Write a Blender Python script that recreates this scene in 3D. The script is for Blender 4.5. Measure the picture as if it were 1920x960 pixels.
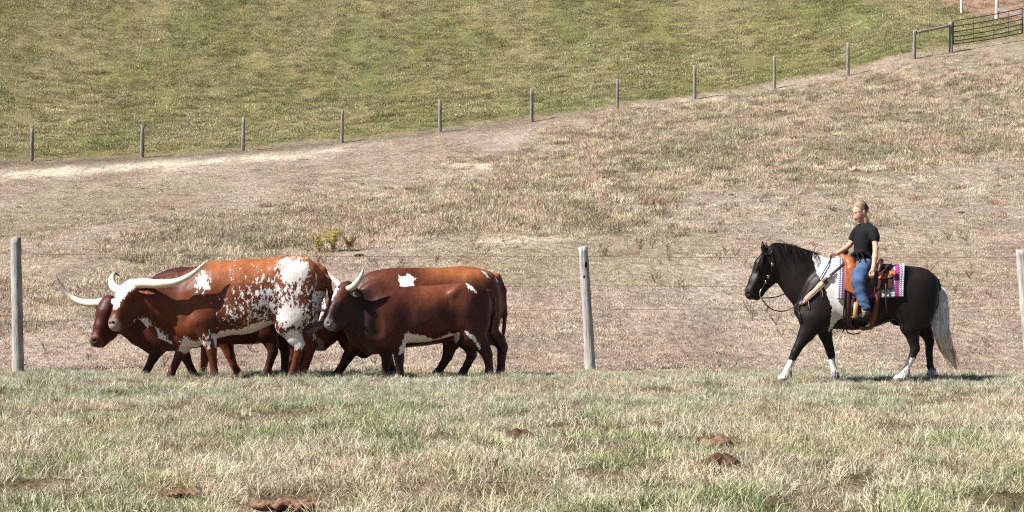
import bpy, math, random
import numpy as np
from mathutils import Vector
from mathutils.bvhtree import BVHTree

for o in list(bpy.data.objects):
    bpy.data.objects.remove(o, do_unlink=True)
SC = bpy.context.scene
COL = SC.collection
random.seed(7)
RNG = np.random.default_rng(11)

# ------------------------------------------------------------------ camera, sky, sun, exposure
CAM_Z = 1.53
FPX = 3600.0                      # focal length in pixels of the 1920 wide photograph
K = 0.6                           # depth of the land in metres per unit of the land functions
FPX0 = FPX / K
cd = bpy.data.cameras.new('camera')
cam = bpy.data.objects.new('camera', cd)
COL.objects.link(cam)
cam.location = (0, 0, CAM_Z)
cam.rotation_euler = (math.pi / 2, 0, 0)
cd.sensor_width = 36.0
cd.lens = FPX / 1920 * 36
cd.clip_start = 0.5
cd.clip_end = 3000
SC.camera = cam

SUN_EL, SUN_AZ = 47.0, 24.0       # azimuth: degrees from due left towards the camera
el, az = math.radians(SUN_EL), math.radians(SUN_AZ)
SUND = Vector((-math.cos(el) * math.cos(az), -math.cos(el) * math.sin(az), math.sin(el)))
world = bpy.data.worlds.new('World')
SC.world = world
world.use_nodes = True
wn = world.node_tree
bg = wn.nodes['Background']
sky = wn.nodes.new('ShaderNodeTexSky')
sky.sky_type = 'NISHITA'
sky.sun_disc = False
sky.sun_elevation = el
sky.sun_rotation = math.radians(90 - (180 + SUN_AZ)) % (2 * math.pi)
sky.altitude = 200
sky.air_density = 0.7
sky.dust_density = 0.3
wn.links.new(sky.outputs[0], bg.inputs[0])
bg.inputs[1].default_value = 0.05
sl = bpy.data.lights.new('sun', 'SUN')
sl.energy = 5.0
sl.angle = math.radians(0.5)
sl.color = (1.0, 0.965, 0.91)
so = bpy.data.objects.new('sun', sl)
COL.objects.link(so)
so.rotation_euler = SUND.to_track_quat('Z', 'Y').to_euler()
so.location = SUND * 50
vs = SC.view_settings
vs.view_transform = 'Standard'
vs.look = 'None'
vs.exposure = 0.90
vs.gamma = 1.0
vs.use_curve_mapping = False
SC.cycles.use_denoising = False   # keep the grain of the grass
SC.cycles.pixel_filter_type = 'BLACKMAN_HARRIS'
SC.cycles.filter_width = 1.15

# ------------------------------------------------------------------ helpers: objects and labels
def tag(o, label=None, cat=None, group=None, kind=None):
    if label: o['label'] = label
    if cat: o['category'] = cat
    if group: o['group'] = group
    if kind: o['kind'] = kind
    return o

def empty(name, loc=(0, 0, 0)):
    o = bpy.data.objects.new(name, None)
    COL.objects.link(o)
    o.location = loc
    o.empty_display_size = 0.1
    return o

def link(name, me, mat=None, parent=None):
    o = bpy.data.objects.new(name, me)
    COL.objects.link(o)
    if mat is not None and not me.materials:
        me.materials.append(mat)
    if parent is not None:
        o.parent = parent
        o.matrix_parent_inverse = parent.matrix_basis.inverted() if parent.type == 'EMPTY' else o.matrix_parent_inverse
    return o

def mesh_np(name, V, F, smooth=True):
    """V (n,3) array, F (m,3) or (m,4) array or a list of both"""
    me = bpy.data.meshes.new(name)
    V = np.asarray(V, np.float32)
    Fs = F if isinstance(F, list) else [F]
    Fs = [np.asarray(f, np.int32) for f in Fs if len(f)]
    me.vertices.add(len(V))
    me.vertices.foreach_set('co', V.ravel())
    nl = sum(f.size for f in Fs)
    npoly = sum(len(f) for f in Fs)
    me.loops.add(nl)
    me.loops.foreach_set('vertex_index', np.concatenate([f.ravel() for f in Fs]))
    tot = np.concatenate([np.full(len(f), f.shape[1], np.int32) for f in Fs])
    st = np.concatenate([[0], np.cumsum(tot)[:-1]]).astype(np.int32)
    me.polygons.add(npoly)
    me.polygons.foreach_set('loop_start', st)
    me.polygons.foreach_set('loop_total', tot)
    me.polygons.foreach_set('use_smooth', np.full(npoly, smooth))
    me.update(calc_edges=True)
    me.validate()
    return me

def vcol(me, name, C):
    a = me.attributes.new(name, 'FLOAT_COLOR', 'POINT')
    C = np.asarray(C, np.float32)
    if C.shape[1] == 3:
        C = np.concatenate([C, np.ones((len(C), 1), np.float32)], 1)
    a.data.foreach_set('color', np.ascontiguousarray(C).ravel())

def vfloat(me, name, X):
    a = me.attributes.new(name, 'FLOAT', 'POINT')
    a.data.foreach_set('value', np.asarray(X, np.float32).ravel())

# ------------------------------------------------------------------ helpers: noise
def _hash(i, j, k, seed):
    h = (i * 374761393 + j * 668265263 + k * 2147483647 + seed * 974711) & 0xFFFFFFFF
    h = ((h ^ (h >> 13)) * 1274126177) & 0xFFFFFFFF
    h = ((h ^ (h >> 16)) * 2246822519) & 0xFFFFFFFF
    return ((h ^ (h >> 15)) & 0xFFFF) / 65535.0

def vnoise(x, y, z, seed=0):
    x = np.asarray(x, np.float64); y = np.asarray(y, np.float64) + 0 * x; z = np.asarray(z, np.float64) + 0 * x
    xi = np.floor(x).astype(np.int64); yi = np.floor(y).astype(np.int64); zi = np.floor(z).astype(np.int64)
    fx, fy, fz = x - xi, y - yi, z - zi
    fx = fx * fx * (3 - 2 * fx); fy = fy * fy * (3 - 2 * fy); fz = fz * fz * (3 - 2 * fz)
    r = 0
    for a in (0, 1):
        for b in (0, 1):
            for c in (0, 1):
                w = (fx if a else 1 - fx) * (fy if b else 1 - fy) * (fz if c else 1 - fz)
                r = r + w * _hash(xi + a, yi + b, zi + c, seed)
    return r

def fbm(x, y, z, seed=0, oct=3, gain=0.5):
    s, a, n = 0, 1.0, 0
    for i in range(oct):
        f = 2.03 ** i
        s = s + a * vnoise(np.asarray(x) * f, np.asarray(y) * f, np.asarray(z) * f, seed + i * 17)
        n += a
        a *= gain
    return s / n

def sstep(a, b, x):
    t = np.clip((x - a) / (b - a), 0, 1)
    return t * t * (3 - 2 * t)

def inpoly(px, py, poly):
    """signed distance like field (positive inside) to a polygon, in pixels"""
    px = np.asarray(px, float); py = np.asarray(py, float)
    ins = np.zeros(px.shape, bool)
    dmin = np.full(px.shape, 1e9)
    n = len(poly)
    for i in range(n):
        x0, y0 = poly[i]; x1, y1 = poly[(i + 1) % n]
        c = ((y0 > py) != (y1 > py)) & (px < (x1 - x0) * (py - y0) / ((y1 - y0) or 1e-9) + x0)
        ins ^= c
        dx, dy = x1 - x0, y1 - y0
        t = np.clip(((px - x0) * dx + (py - y0) * dy) / (dx * dx + dy * dy + 1e-9), 0, 1)
        d = np.hypot(px - x0 - t * dx, py - y0 - t * dy)
        dmin = np.minimum(dmin, d)
    return np.where(ins, dmin, -dmin)

# ------------------------------------------------------------------ helpers: pixel of the photograph at a distance -> metres
SHEAR = [960, 0.0]                # an animal that does not walk squarely across the view: (pixel of its middle, slope)
def W(px, py, D, side=0.0):
    """the point that stands D metres away; side = metres nearer to the viewer than D"""
    d = D - side
    return np.array([(px - 960) / FPX * d, d, CAM_Z + (480 - py) / FPX * d])

# ------------------------------------------------------------------ helpers: blended solids (signed distance grid -> mesh)
class Solid:
    def __init__(s, D, vox=0.014):
        s.D, s.vox, s.P = D, vox, []
    def pt(s, p):
        return W(p[0], p[1], s.D, p[2] if len(p) > 2 else 0.0)
    def seg(s, a, b, ra, rb=None, wa=1.0, wb=None, k=0.05, lat=(0, 1, 0), sub=False):
        """tapered limb between two pixel points, radii in pixels, wa/wb = width across `lat` relative to the radius"""
        rb = ra if rb is None else rb
        wb = wa if wb is None else wb
        u = s.D / FPX
        s.P.append(('seg', s.pt(a), s.pt(b), ra * u, rb * u, wa, wb, k, np.array(lat, float) / np.linalg.norm(lat), sub))
    def chain(s, pts, k=0.05, lat=(0, 1, 0)):
        """pts: (px, py, side, r, w)"""
        for a, b in zip(pts[:-1], pts[1:]):
            s.seg(a[:3], b[:3], a[3], b[3], a[4], b[4], k, lat)
    def mirror_chain(s, pts, k=0.05, lat=(0, 1, 0)):
        s.chain(pts, k, lat)
        s.chain([(p[0], p[1], -p[2], p[3], p[4]) for p in pts], k, lat)
    def loft(s, st, n=2.25, k=0.06, pear=0.12):
        """st: (px, top py, bottom py, half width m)"""
        u = s.D / FPX
        a = np.array(st, float)
        x = (a[:, 0] - 960) * u
        zt = CAM_Z + (480 - a[:, 1]) * u
        zb = CAM_Z + (480 - a[:, 2]) * u
        s.P.append(('loft', x, (zt + zb) / 2, (zt - zb) / 2, a[:, 3], n, k, pear))
    def _cub(s, xs, ys, q):
        m = np.gradient(ys, xs)
        i = np.clip(np.searchsorted(xs, q) - 1, 0, len(xs) - 2)
        h = xs[i + 1] - xs[i]
        t = np.clip((q - xs[i]) / h, 0, 1)
        return ((2 * t**3 - 3 * t**2 + 1) * ys[i] + (t**3 - 2 * t**2 + t) * h * m[i] + (-2 * t**3 + 3 * t**2) * ys[i + 1] + (t**3 - t**2) * h * m[i + 1])
    def build(s, name, smooth=2):
        lo, hi = [], []
        for p in s.P:
            if p[0] == 'seg':
                _, a, b, ra, rb, wa, wb, k, lat, sub = p
                R = np.array([max(ra * max(1, wa), rb * max(1, wb))] * 3)
                lo.append(np.minimum(a, b) - R); hi.append(np.maximum(a, b) + R)
            else:
                _, x, c, h, w, n, k, pear = p
                lo.append(np.array([x.min() - .02, s.D - w.max() * 1.2, (c - h).min()]))
                hi.append(np.array([x.max() + .02, s.D + w.max() * 1.2, (c + h).max()]))
        v = s.vox
        L = np.min(lo, 0) - 4 * v
        H = np.max(hi, 0) + 4 * v
        N = np.ceil((H - L) / v).astype(int) + 1
        F = np.full(N, 0.35, np.float32)
        ax = [L[i] + v * np.arange(N[i]) for i in range(3)]
        for p, l, h_ in zip(s.P, lo, hi):
            k = p[7] if p[0] == 'seg' else p[6]
            i0 = np.maximum(((l - k - 2 * v - L) / v).astype(int), 0)
            i1 = np.minimum(np.ceil((h_ + k + 2 * v - L) / v).astype(int) + 1, N)
            sl_ = tuple(slice(a, b) for a, b in zip(i0, i1))
            X = ax[0][sl_[0]][:, None, None]; Y = ax[1][sl_[1]][None, :, None]; Z = ax[2][sl_[2]][None, None, :]
            if p[0] == 'seg':
                _, a, b, ra, rb, wa, wb, k, lat, sub = p
                ba = b - a
                qx, qy, qz = X - a[0], Y - a[1], Z - a[2]
                t = np.clip((qx * ba[0] + qy * ba[1] + qz * ba[2]) / max(ba @ ba, 1e-9), 0, 1)
                qx = qx - t * ba[0]; qy = qy - t * ba[1]; qz = qz - t * ba[2]
                ql = qx * lat[0] + qy * lat[1] + qz * lat[2]
                w = wa + (wb - wa) * t
                r = ra + (rb - ra) * t
                q2 = qx * qx + qy * qy + qz * qz
                sq = np.sqrt(np.maximum(q2 - ql * ql, 0) + (ql / w) ** 2) + 1e-6
                d = (1 - r / sq) * np.sqrt(q2)
                d = np.where(sq < 1e-4, -r, d)
            else:
                _, x, c, h, w, n, k, pear = p
                sub = False
                q = np.clip(X, x[0], x[-1])
                cc = s._cub(x, c, q); hh = np.maximum(s._cub(x, h, q), 1e-3); ww = np.maximum(s._cub(x, w, q), 1e-3)
                zz = (Z - cc) / hh
                yy = (Y - s.D) / (ww * (1 - pear * np.clip(zz, -1, 1)))
                rho = (np.abs(yy) ** n + np.abs(zz) ** n) ** (1 / n) + 1e-6
                d = (1 - 1 / rho) * np.sqrt((Y - s.D) ** 2 + (Z - cc) ** 2 + 1e-9)
                d = np.where(rho < 1e-3, -np.minimum(hh, ww), d)
                dx = np.abs(X - q)
                d = np.where(dx > 0, np.hypot(dx, np.maximum(d, 0)) + 0 * d, d)
            f = F[sl_]
            if sub:
                d = -d
                hk = np.maximum(k - np.abs(f - d), 0) / k
                F[sl_] = np.maximum(f, d) + hk * hk * k * 0.25
            else:
                hk = np.maximum(k - np.abs(f - d), 0) / k
                F[sl_] = np.minimum(f, d) - hk * hk * k * 0.25
        V, Q = surface_nets(F, L, v)
        for _ in range(smooth):
            V = relax(V, Q, 0.5)
        s.V = V
        Vm = V.copy()
        if SHEAR[1]:
            Vm[:, 1] -= ((SHEAR[0] - 960) / FPX * s.D - V[:, 0]) * SHEAR[1]
        s.VM = Vm
        return mesh_np(name, Vm, Q)

CORN = np.array([[a, b, c] for a in (0, 1) for b in (0, 1) for c in (0, 1)])
def surface_nets(F, L, v):
    S = (F < 0)
    n = S[:-1, :-1, :-1].astype(np.int8)
    cnt = np.zeros(n.shape, np.int8)
    for a, b, c in CORN:
        cnt += S[a:S.shape[0] - 1 + a, b:S.shape[1] - 1 + b, c:S.shape[2] - 1 + c]
    act = (cnt > 0) & (cnt < 8)
    I = np.argwhere(act)
    idx = np.full(act.shape, -1, np.int32)
    idx[act] = np.arange(len(I))
    vals = np.stack([F[I[:, 0] + a, I[:, 1] + b, I[:, 2] + c] for a, b, c in CORN], 1)
    acc = np.zeros((len(I), 3)); m_ = np.zeros(len(I))
    for i in range(8):
        for j in range(i + 1, 8):
            if np.abs(CORN[i] - CORN[j]).sum() != 1:
                continue
            a, b = vals[:, i], vals[:, j]
            m = (a < 0) != (b < 0)
            t = np.where(m, a / np.where(m, a - b, 1), 0)
            acc += m[:, None] * (CORN[i] + t[:, None] * (CORN[j] - CORN[i]))
            m_ += m
    V = (I + acc / np.maximum(m_, 1)[:, None]) * v + L
    Qs = []
    for axis in range(3):
        s0 = [slice(None)] * 3; s1 = [slice(None)] * 3
        s0[axis] = slice(0, -1); s1[axis] = slice(1, None)
        A, B = S[tuple(s0)], S[tuple(s1)]
        E = np.argwhere(A != B)
        o1, o2 = [(1, 2), (2, 0), (0, 1)][axis]
        ok = (E[:, o1] > 0) & (E[:, o2] > 0) & (E[:, o1] < F.shape[o1] - 1) & (E[:, o2] < F.shape[o2] - 1)
        E = E[ok]
        fl = A[E[:, 0], E[:, 1], E[:, 2]]
        def cell(d1, d2):
            e = E.copy(); e[:, o1] += d1; e[:, o2] += d2
            return idx[e[:, 0], e[:, 1], e[:, 2]]
        q = np.stack([cell(-1, -1), cell(0, -1), cell(0, 0), cell(-1, 0)], 1)
        q[~fl] = q[~fl][:, ::-1]
        Qs.append(q)
    return V, np.concatenate(Qs)

def relax(V, Q, f):
    S = np.zeros_like(V); C = np.zeros(len(V))
    for i in range(4):
        a, b = Q[:, i], Q[:, (i + 1) % 4]
        for d in range(3):
            S[:, d] += np.bincount(a, V[b, d], len(V)) + np.bincount(b, V[a, d], len(V))
        C += np.bincount(a, minlength=len(V)) + np.bincount(b, minlength=len(V))
    return V + f * (S / np.maximum(C, 1)[:, None] - V)

# ------------------------------------------------------------------ helpers: tubes, ribbons
def spline(P, n):
    P = np.asarray(P, float)
    s = np.concatenate([[0], np.cumsum(np.linalg.norm(np.diff(P[:, :3], axis=0), axis=1))])
    q = np.linspace(0, s[-1], n)
    M = np.gradient(P, s, axis=0)
    i = np.clip(np.searchsorted(s, q) - 1, 0, len(s) - 2)
    h = (s[i + 1] - s[i])[:, None]
    t = ((q - s[i])[:, None]) / h
    return ((2 * t**3 - 3 * t**2 + 1) * P[i] + (t**3 - 2 * t**2 + t) * h * M[i] + (-2 * t**3 + 3 * t**2) * P[i + 1] + (t**3 - t**2) * h * M[i + 1])

def frames(P):
    T = np.gradient(P, axis=0)
    T /= np.linalg.norm(T, axis=1)[:, None] + 1e-12
    u = np.cross(T[0], [0.3, 0.9, 0.31]); u /= np.linalg.norm(u)
    U = []
    for t in T:
        u = u - t * (u @ t); u /= np.linalg.norm(u) + 1e-12
        U.append(u)
    U = np.array(U)
    return T, U, np.cross(T, U)

def tube(P, R, m=10, cap=True, lump=0.0, seed=0):
    P = np.asarray(P, float)
    R = np.broadcast_to(np.asarray(R, float), (len(P),))
    T, U, B = frames(P)
    a = np.linspace(0, 2 * np.pi, m, endpoint=False)
    rr = R[:, None] * np.ones(m)[None]
    if lump:
        g = np.random.default_rng(seed)
        col = 1 + lump * g.normal(size=m)[None] * 0.6
        rr = rr * col * (1 + lump * 0.5 * g.normal(size=rr.shape))
    V = P[:, None] + rr[..., None] * (np.cos(a)[None, :, None] * U[:, None] + np.sin(a)[None, :, None] * B[:, None])
    V = V.reshape(-1, 3)
    n = len(P)
    i = np.arange(n - 1)[:, None] * m; j = np.arange(m)[None]
    j2 = (j + 1) % m
    Q = np.stack([i + j, i + j2, i + m + j2, i + m + j], -1).reshape(-1, 4)
    T3 = []
    if cap:
        V = np.concatenate([V, P[:1], P[-1:]])
        c0, c1 = n * m, n * m + 1
        for q in range(m):
            T3.append((c0, (q + 1) % m, q)); T3.append((c1, (n - 1) * m + q, (n - 1) * m + (q + 1) % m))
    return V, Q, np.array(T3, int).reshape(-1, 3)

class MB:
    """collects tubes, boxes and sheets into one mesh"""
    def __init__(s): s.V, s.Q, s.T, s.n = [], [], [], 0
    def add(s, V, Q=(), T=()):
        V = np.asarray(V, float).reshape(-1, 3)
        s.V.append(V)
        if len(Q): s.Q.append(np.asarray(Q, int).reshape(-1, 4) + s.n)
        if len(T): s.T.append(np.asarray(T, int).reshape(-1, 3) + s.n)
        s.n += len(V)
        return s
    def tube(s, P, R, m=10, **k): return s.add(*tube(P, R, m, **k))
    def box(s, c, h, R=None):
        V = (CORN * 2 - 1) * np.asarray(h)
        if R is not None: V = V @ np.asarray(R).T
        return s.add(V + np.asarray(c), [(0, 1, 3, 2), (4, 6, 7, 5), (0, 4, 5, 1), (2, 3, 7, 6), (0, 2, 6, 4), (1, 5, 7, 3)])
    def ribbon(s, P, Wd, N, th):
        """strap: centre line P (n,3), half width vectors Wd (n,3), outward normals N (n,3), thickness"""
        n = len(P)
        V = np.stack([P - Wd, P + Wd, P + Wd + N * th, P - Wd + N * th], 1).reshape(-1, 3)
        Q = []
        for i in range(n - 1):
            for a in range(4):
                b = (a + 1) % 4
                Q.append((i * 4 + a, i * 4 + b, i * 4 + 4 + b, i * 4 + 4 + a))
        Q += [(0, 3, 2, 1), (n * 4 - 4, n * 4 - 3, n * 4 - 2, n * 4 - 1)]
        return s.add(V, Q)
    def build(s, name, mat, parent=None, smooth=True):
        me = mesh_np(name, np.concatenate(s.V), ([np.concatenate(s.Q)] if s.Q else []) + ([np.concatenate(s.T)] if s.T else []), smooth)
        return link(name, me, mat, parent)

# ------------------------------------------------------------------ materials
class NT:
    def __init__(s, name):
        s.m = bpy.data.materials.new(name); s.m.use_nodes = True
        s.t = s.m.node_tree; s.N = s.t.nodes; s.L = s.t.links
        s.b = s.N['Principled BSDF']
    def n(s, t, **k):
        x = s.N.new(t)
        for a, v in k.items():
            setattr(x, a, v)
        return x
    def noise(s, scale, detail=3, rough=0.6, vec=None, dim='3D'):
        x = s.n('ShaderNodeTexNoise'); x.noise_dimensions = dim
        x.inputs['Scale'].default_value = scale; x.inputs['Detail'].default_value = detail; x.inputs['Roughness'].default_value = rough
        if vec is not None: s.L.new(vec, x.inputs['Vector'])
        return x
    def coord(s, scale=(1, 1, 1), kind='Object'):
        c = s.n('ShaderNodeTexCoord'); m = s.n('ShaderNodeMapping')
        m.inputs['Scale'].default_value = scale
        s.L.new(c.outputs[kind], m.inputs[0])
        return m.outputs[0]
    def ramp(s, fac, stops):
        r = s.n('ShaderNodeValToRGB')
        e = r.color_ramp.elements
        while len(e) > 1: e.remove(e[-1])
        for i, (p, c) in enumerate(stops):
            el_ = e[0] if i == 0 else e.new(p)
            el_.position = p; el_.color = (*c, 1)
        s.L.new(fac, r.inputs[0])
        return r.outputs[0]
    def mix(s, a, b, fac, mode='MIX'):
        x = s.n('ShaderNodeMix', data_type='RGBA', blend_type=mode)
        for sock, v in ((x.inputs[0], fac), (x.inputs[6], a), (x.inputs[7], b)):
            if isinstance(v, (int, float)): sock.default_value = v
            elif isinstance(v, tuple): sock.default_value = (*v, 1)
            else: s.L.new(v, sock)
        return x.outputs[2]
    def math(s, op, a, b=0.0):
        x = s.n('ShaderNodeMath', operation=op)
        for i, v in enumerate((a, b)):
            if isinstance(v, (int, float)): x.inputs[i].default_value = v
            else: s.L.new(v, x.inputs[i])
        return x.outputs[0]
    def attr(s, name, kind='GEOMETRY'):
        x = s.n('ShaderNodeAttribute'); x.attribute_name = name; x.attribute_type = kind
        return x
    def bump(s, h, strength=0.3, dist=0.01):
        x = s.n('ShaderNodeBump'); x.inputs['Strength'].default_value = strength; x.inputs['Distance'].default_value = dist
        s.L.new(h, x.inputs['Height']); s.L.new(x.outputs[0], s.b.inputs['Normal'])
    def done(s, color, rough=0.6, spec=0.3, **k):
        i = s.b.inputs
        if isinstance(color, tuple): i['Base Color'].default_value = (*color, 1)
        else: s.L.new(color, i['Base Color'])
        if isinstance(rough, (int, float)): i['Roughness'].default_value = rough
        else: s.L.new(rough, i['Roughness'])
        i['Specular IOR Level'].default_value = spec
        for a, v in k.items(): i[a.replace('_', ' ')].default_value = v
        return s.m

def coat_mat(name, rough=0.5, spec=0.25, streak=(30, 60, 30), amp=0.22, spot=21.0, relief=0.035):
    """coat colour with ragged white markings: attribute `white` = threshold against a fine noise"""
    t = NT(name)
    a = t.attr('coat').outputs['Color']
    n1 = t.noise(1.0, 4, 0.65, t.coord(streak)).outputs[0]
    n2 = t.noise(5.0, 3, 0.6, t.coord()).outputs[0]
    n3 = t.noise(spot, 6, 0.70, t.coord((1.15, 1, 0.72))).outputs[0]
    n4 = t.noise(4.5, 2, 0.5, t.coord((1.6, 1, 0.8))).outputs[0]
    f = t.ramp(n1, [(0.3, (1 - amp,) * 3), (0.7, (1 + amp * 0.6,) * 3)])
    g = t.ramp(n2, [(0.3, (0.82,) * 3), (0.7, (1.14,) * 3)])
    c = t.mix(t.mix(a, f, 1.0, 'MULTIPLY'), g, 1.0, 'MULTIPLY')
    w = t.math('SUBTRACT', t.attr('white').outputs['Fac'], n3)
    w = t.math('ADD', t.math('MULTIPLY', w, 26.0), 0.5)
    wc = t.n('ShaderNodeClamp'); t.L.new(w, wc.inputs[0])
    pale = t.mix((.76, .72, .68), t.ramp(n1, [(0.25, (0.80, 0.78, 0.76)), (0.6, (1.05, 1.05, 1.05))]), 1.0, 'MULTIPLY')
    c = t.mix(c, pale, wc.outputs[0])
    b1 = t.n('ShaderNodeBump'); b1.inputs['Strength'].default_value = 0.5; b1.inputs['Distance'].default_value = relief
    t.L.new(n4, b1.inputs['Height'])
    t.bump(n1, 0.35, 0.007)
    t.L.new(b1.outputs[0], t.b.inputs['Normal'].links[0].from_node.inputs['Normal'])
    r = t.math('ADD', t.math('MULTIPLY', n1, 0.3), rough - 0.14)
    return t.done(c, r, spec)

def plain_mat(name, col, rough=0.6, spec=0.3, scale=20, var=0.2, bump=0.15, stretch=(1, 1, 1), dist=0.004, **k):
    t = NT(name)
    n1 = t.noise(scale, 4, 0.6, t.coord(stretch)).outputs[0]
    f = t.ramp(n1, [(0.3, (1 - var,) * 3), (0.7, (1 + var * 0.7,) * 3)])
    c = t.mix(col, f, 1.0, 'MULTIPLY')
    if bump: t.bump(n1, bump, dist)
    return t.done(c, rough, spec, **k)

# ------------------------------------------------------------------ the lie of the land
FENCE = np.array([(-160, 303), (-60, 302), (59, 298), (266, 292), (455, 277), (641, 261), (825, 241), (997, 219), (1157, 197), (1303, 179),
                  (1452, 156), (1590, 130), (1714, 97), (1783, 88), (1918, 70), (2080, 50)], float)
def fence_y(X): return 152 + 0.66 * np.clip(X, -45, 45)
_fu = (FENCE[:, 0] - 960) / FPX0
_fY = 152 / (1 - 0.66 * _fu)
_fX = _fu * _fY
_fZ = CAM_Z + (480 - FENCE[:, 1]) / FPX0 * _fY
_fZ = np.interp(_fX, _fX, _fZ)

def tz0(X, Y):
    """height of the land; Y in units of 1/K metres"""
    X = np.asarray(X, float); Y = np.asarray(Y, float)
    yf = fence_y(X)
    zf = np.interp(X, _fX, _fZ)
    L = yf - 43.0
    d = Y - 45.6
    d = 0.5 * (d + np.sqrt(d * d + 1.6)) - 0.5 * (-43.8 + math.sqrt(43.8**2 + 1.6)) * 0
    t = np.clip(d / L, 0, 1)
    z = zf * (t + 0.15 * (t * t - t))
    e = np.maximum(Y - yf, 0)
    e1 = np.minimum(e, 95)
    s1 = 1.15 * zf / L
    z = z + s1 * e1 + 0.0015 * e1 * e1
    e2 = np.maximum(e - 95, 0)
    z = z + (s1 + 0.003 * 95) * 60 * (1 - np.exp(-e2 / 60))
    far = sstep(46, 60, Y)
    n1 = fbm(X / 9, Y / 14, 0, 3, 2) - 0.5
    n2 = fbm(X / 1.7, Y / 2.2, 0, 5, 3) - 0.5
    z = z + far * (0.35 * n1 + 0.13 * n2) + (1 - far) * sstep(41.5, 36, Y) * 0.10 * (fbm(X / 1.3, Y / 1.1, 0, 9, 3) - 0.5)
    z = z - 0.11 * sstep(38.8, 44.6, Y) * sstep(62, 46, Y)      # slight dip along the near fence
    return z

def tz(X, Y): return tz0(X, np.asarray(Y, float) / K)

def pix(X, Y, Z):
    Y = np.maximum(Y, 1.0)
    return 960 + FPX0 * X / Y, 480 - (Z - CAM_Z) * FPX0 / Y

_YS = np.concatenate([np.arange(15, 60, 0.05), np.arange(60, 330, 0.2)])
def ground_hit(px, py):
    """where the line of sight through a pixel meets the land"""
    X = (px - 960) / FPX0 * _YS
    p = pix(X, _YS, tz0(X, _YS))[1]
    i = int(np.argmax(p <= py))
    Y = _YS[i]
    x = (px - 960) / FPX0 * Y
    return np.array([x, Y * K, float(tz0(x, Y))])

PATH = np.array([(-200, 345), (0, 331), (200, 318), (400, 303), (550, 291), (700, 270), (850, 252), (1000, 229), (1100, 212), (1200, 203), (1300, 192), (1450, 172), (1600, 148), (1714, 112), (1783, 100), (1918, 82), (2080, 62)], float)
LOWB = np.array([(-200, 660), (60, 632), (150, 600), (300, 540), (420, 497), (520, 482), (640, 473), (760, 457), (900, 446), (1060, 439), (1300, 443), (1450, 447), (1560, 436), (1700, 425), (2100, 405)], float)
def far_stretch(Y):
    """ground patterns run longer up the slope than across it"""
    return np.where(Y < 44, Y, 44 + (Y - 44) * 0.30)

def mixf(a, b, w): return a + (b - a) * w

def zones(X, Y, Z):
    px, py = pix(X, Y, Z)
    Yw, Y_ = Y, Y
    Y = far_stretch(Y)
    px = np.clip(px, -400, 2400)
    n1 = fbm(X / 2.2, Y / 4.5, 0, 21, 3) - 0.5
    n2 = fbm(X / 0.5, Y / 1.0, 0, 33, 3) - 0.5
    wob = n1 * 26 + n2 * 14
    Y = Yw
    near = Y < 60
    F = np.interp(px, FENCE[:, 0], FENCE[:, 1])
    fore = sstep(45.4, 44.0, Y + n1 * 2.2 + n2 * 1.2)
    hill = np.where(near, 0, sstep(-5, 5, F + 1 - py + wob * 0.45))
    field = np.where(near, 0, sstep(-4, 4, inpoly(px, py, [(1735, -90), (1752, 2), (1795, 22), (1850, 34), (1890, 38), (1990, 46), (2400, 50), (2400, -400), (1700, -400)]) + wob * 0.3)) * hill
    pc = np.interp(px, PATH[:, 0], PATH[:, 1])
    hw = np.interp(px, [0, 300, 600, 900, 1150, 1300, 1500], [9, 8, 6, 5, 11, 18, 16])
    stg = np.interp(px, [0, 500, 640, 750, 1000, 1150, 1300, 1500, 1600], [1, .9, .55, .10, .0, .10, .32, .22, 0])
    path = np.exp(-((py - pc + wob * 0.25) / hw) ** 2) * stg
    path = np.clip(path * (1 + np.where(px > 900, 2.4, 0.7) * n2 * 2), 0, 1) * (1 - hill) * ~near
    bare = (np.exp(-((px - 890) / 60) ** 2 - ((py - 312) / 9) ** 2) + 0.8 * np.exp(-((px - 725) / 30) ** 2 - ((py - 366) / 10) ** 2) + 0.9 * np.exp(-((px - 960) / 120) ** 2 - ((py - 452) / 9) ** 2)
            + 0.6 * np.exp(-((px - 1345) / 40) ** 2 - ((py - 515) / 14) ** 2)) * np.clip(0.6 + 3 * n2, 0, 1.2)
    path = np.maximum(path, np.clip(bare, 0, 1) * (1 - fore))
    lb = np.interp(px, LOWB[:, 0], LOWB[:, 1])
    up = np.interp(px, [-200, 0, 120, 250, 420, 560, 700, 850, 900, 1350], [480, 470, 455, 440, 410, 392, 374, 335, 318, 120])
    st = sstep(-9, 9, lb - py + wob * 0.8) * sstep(-50, 50, py - up + wob * 2.6) * mixf(sstep(2, 16, py - pc + wob * 0.3), sstep(-8, 4, py - pc + wob * 0.5), sstep(700, 1150, px)) * np.interp(px, [0, 250, 500, 800], [.40, .45, .75, 1])
    st = st * (1 - hill) * (1 - fore)
    short = sstep(-10, 14, inpoly(px, py, [(1180, 440), (1290, 365), (1480, 345), (1650, 322), (1800, 302), (2300, 250), (2300, 430), (1700, 425), (1560, 436), (1450, 446)]) + wob * 1.1)
    st = st * (1 - 0.72 * short)
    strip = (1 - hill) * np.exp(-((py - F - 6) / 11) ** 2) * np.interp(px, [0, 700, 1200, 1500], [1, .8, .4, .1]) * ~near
    return dict(px=px, py=py, fore=fore, hill=hill * (1 - field), field=field, path=path, straw=st, short=short, strip=strip, n1=n1, n2=n2, F=F)

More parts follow.
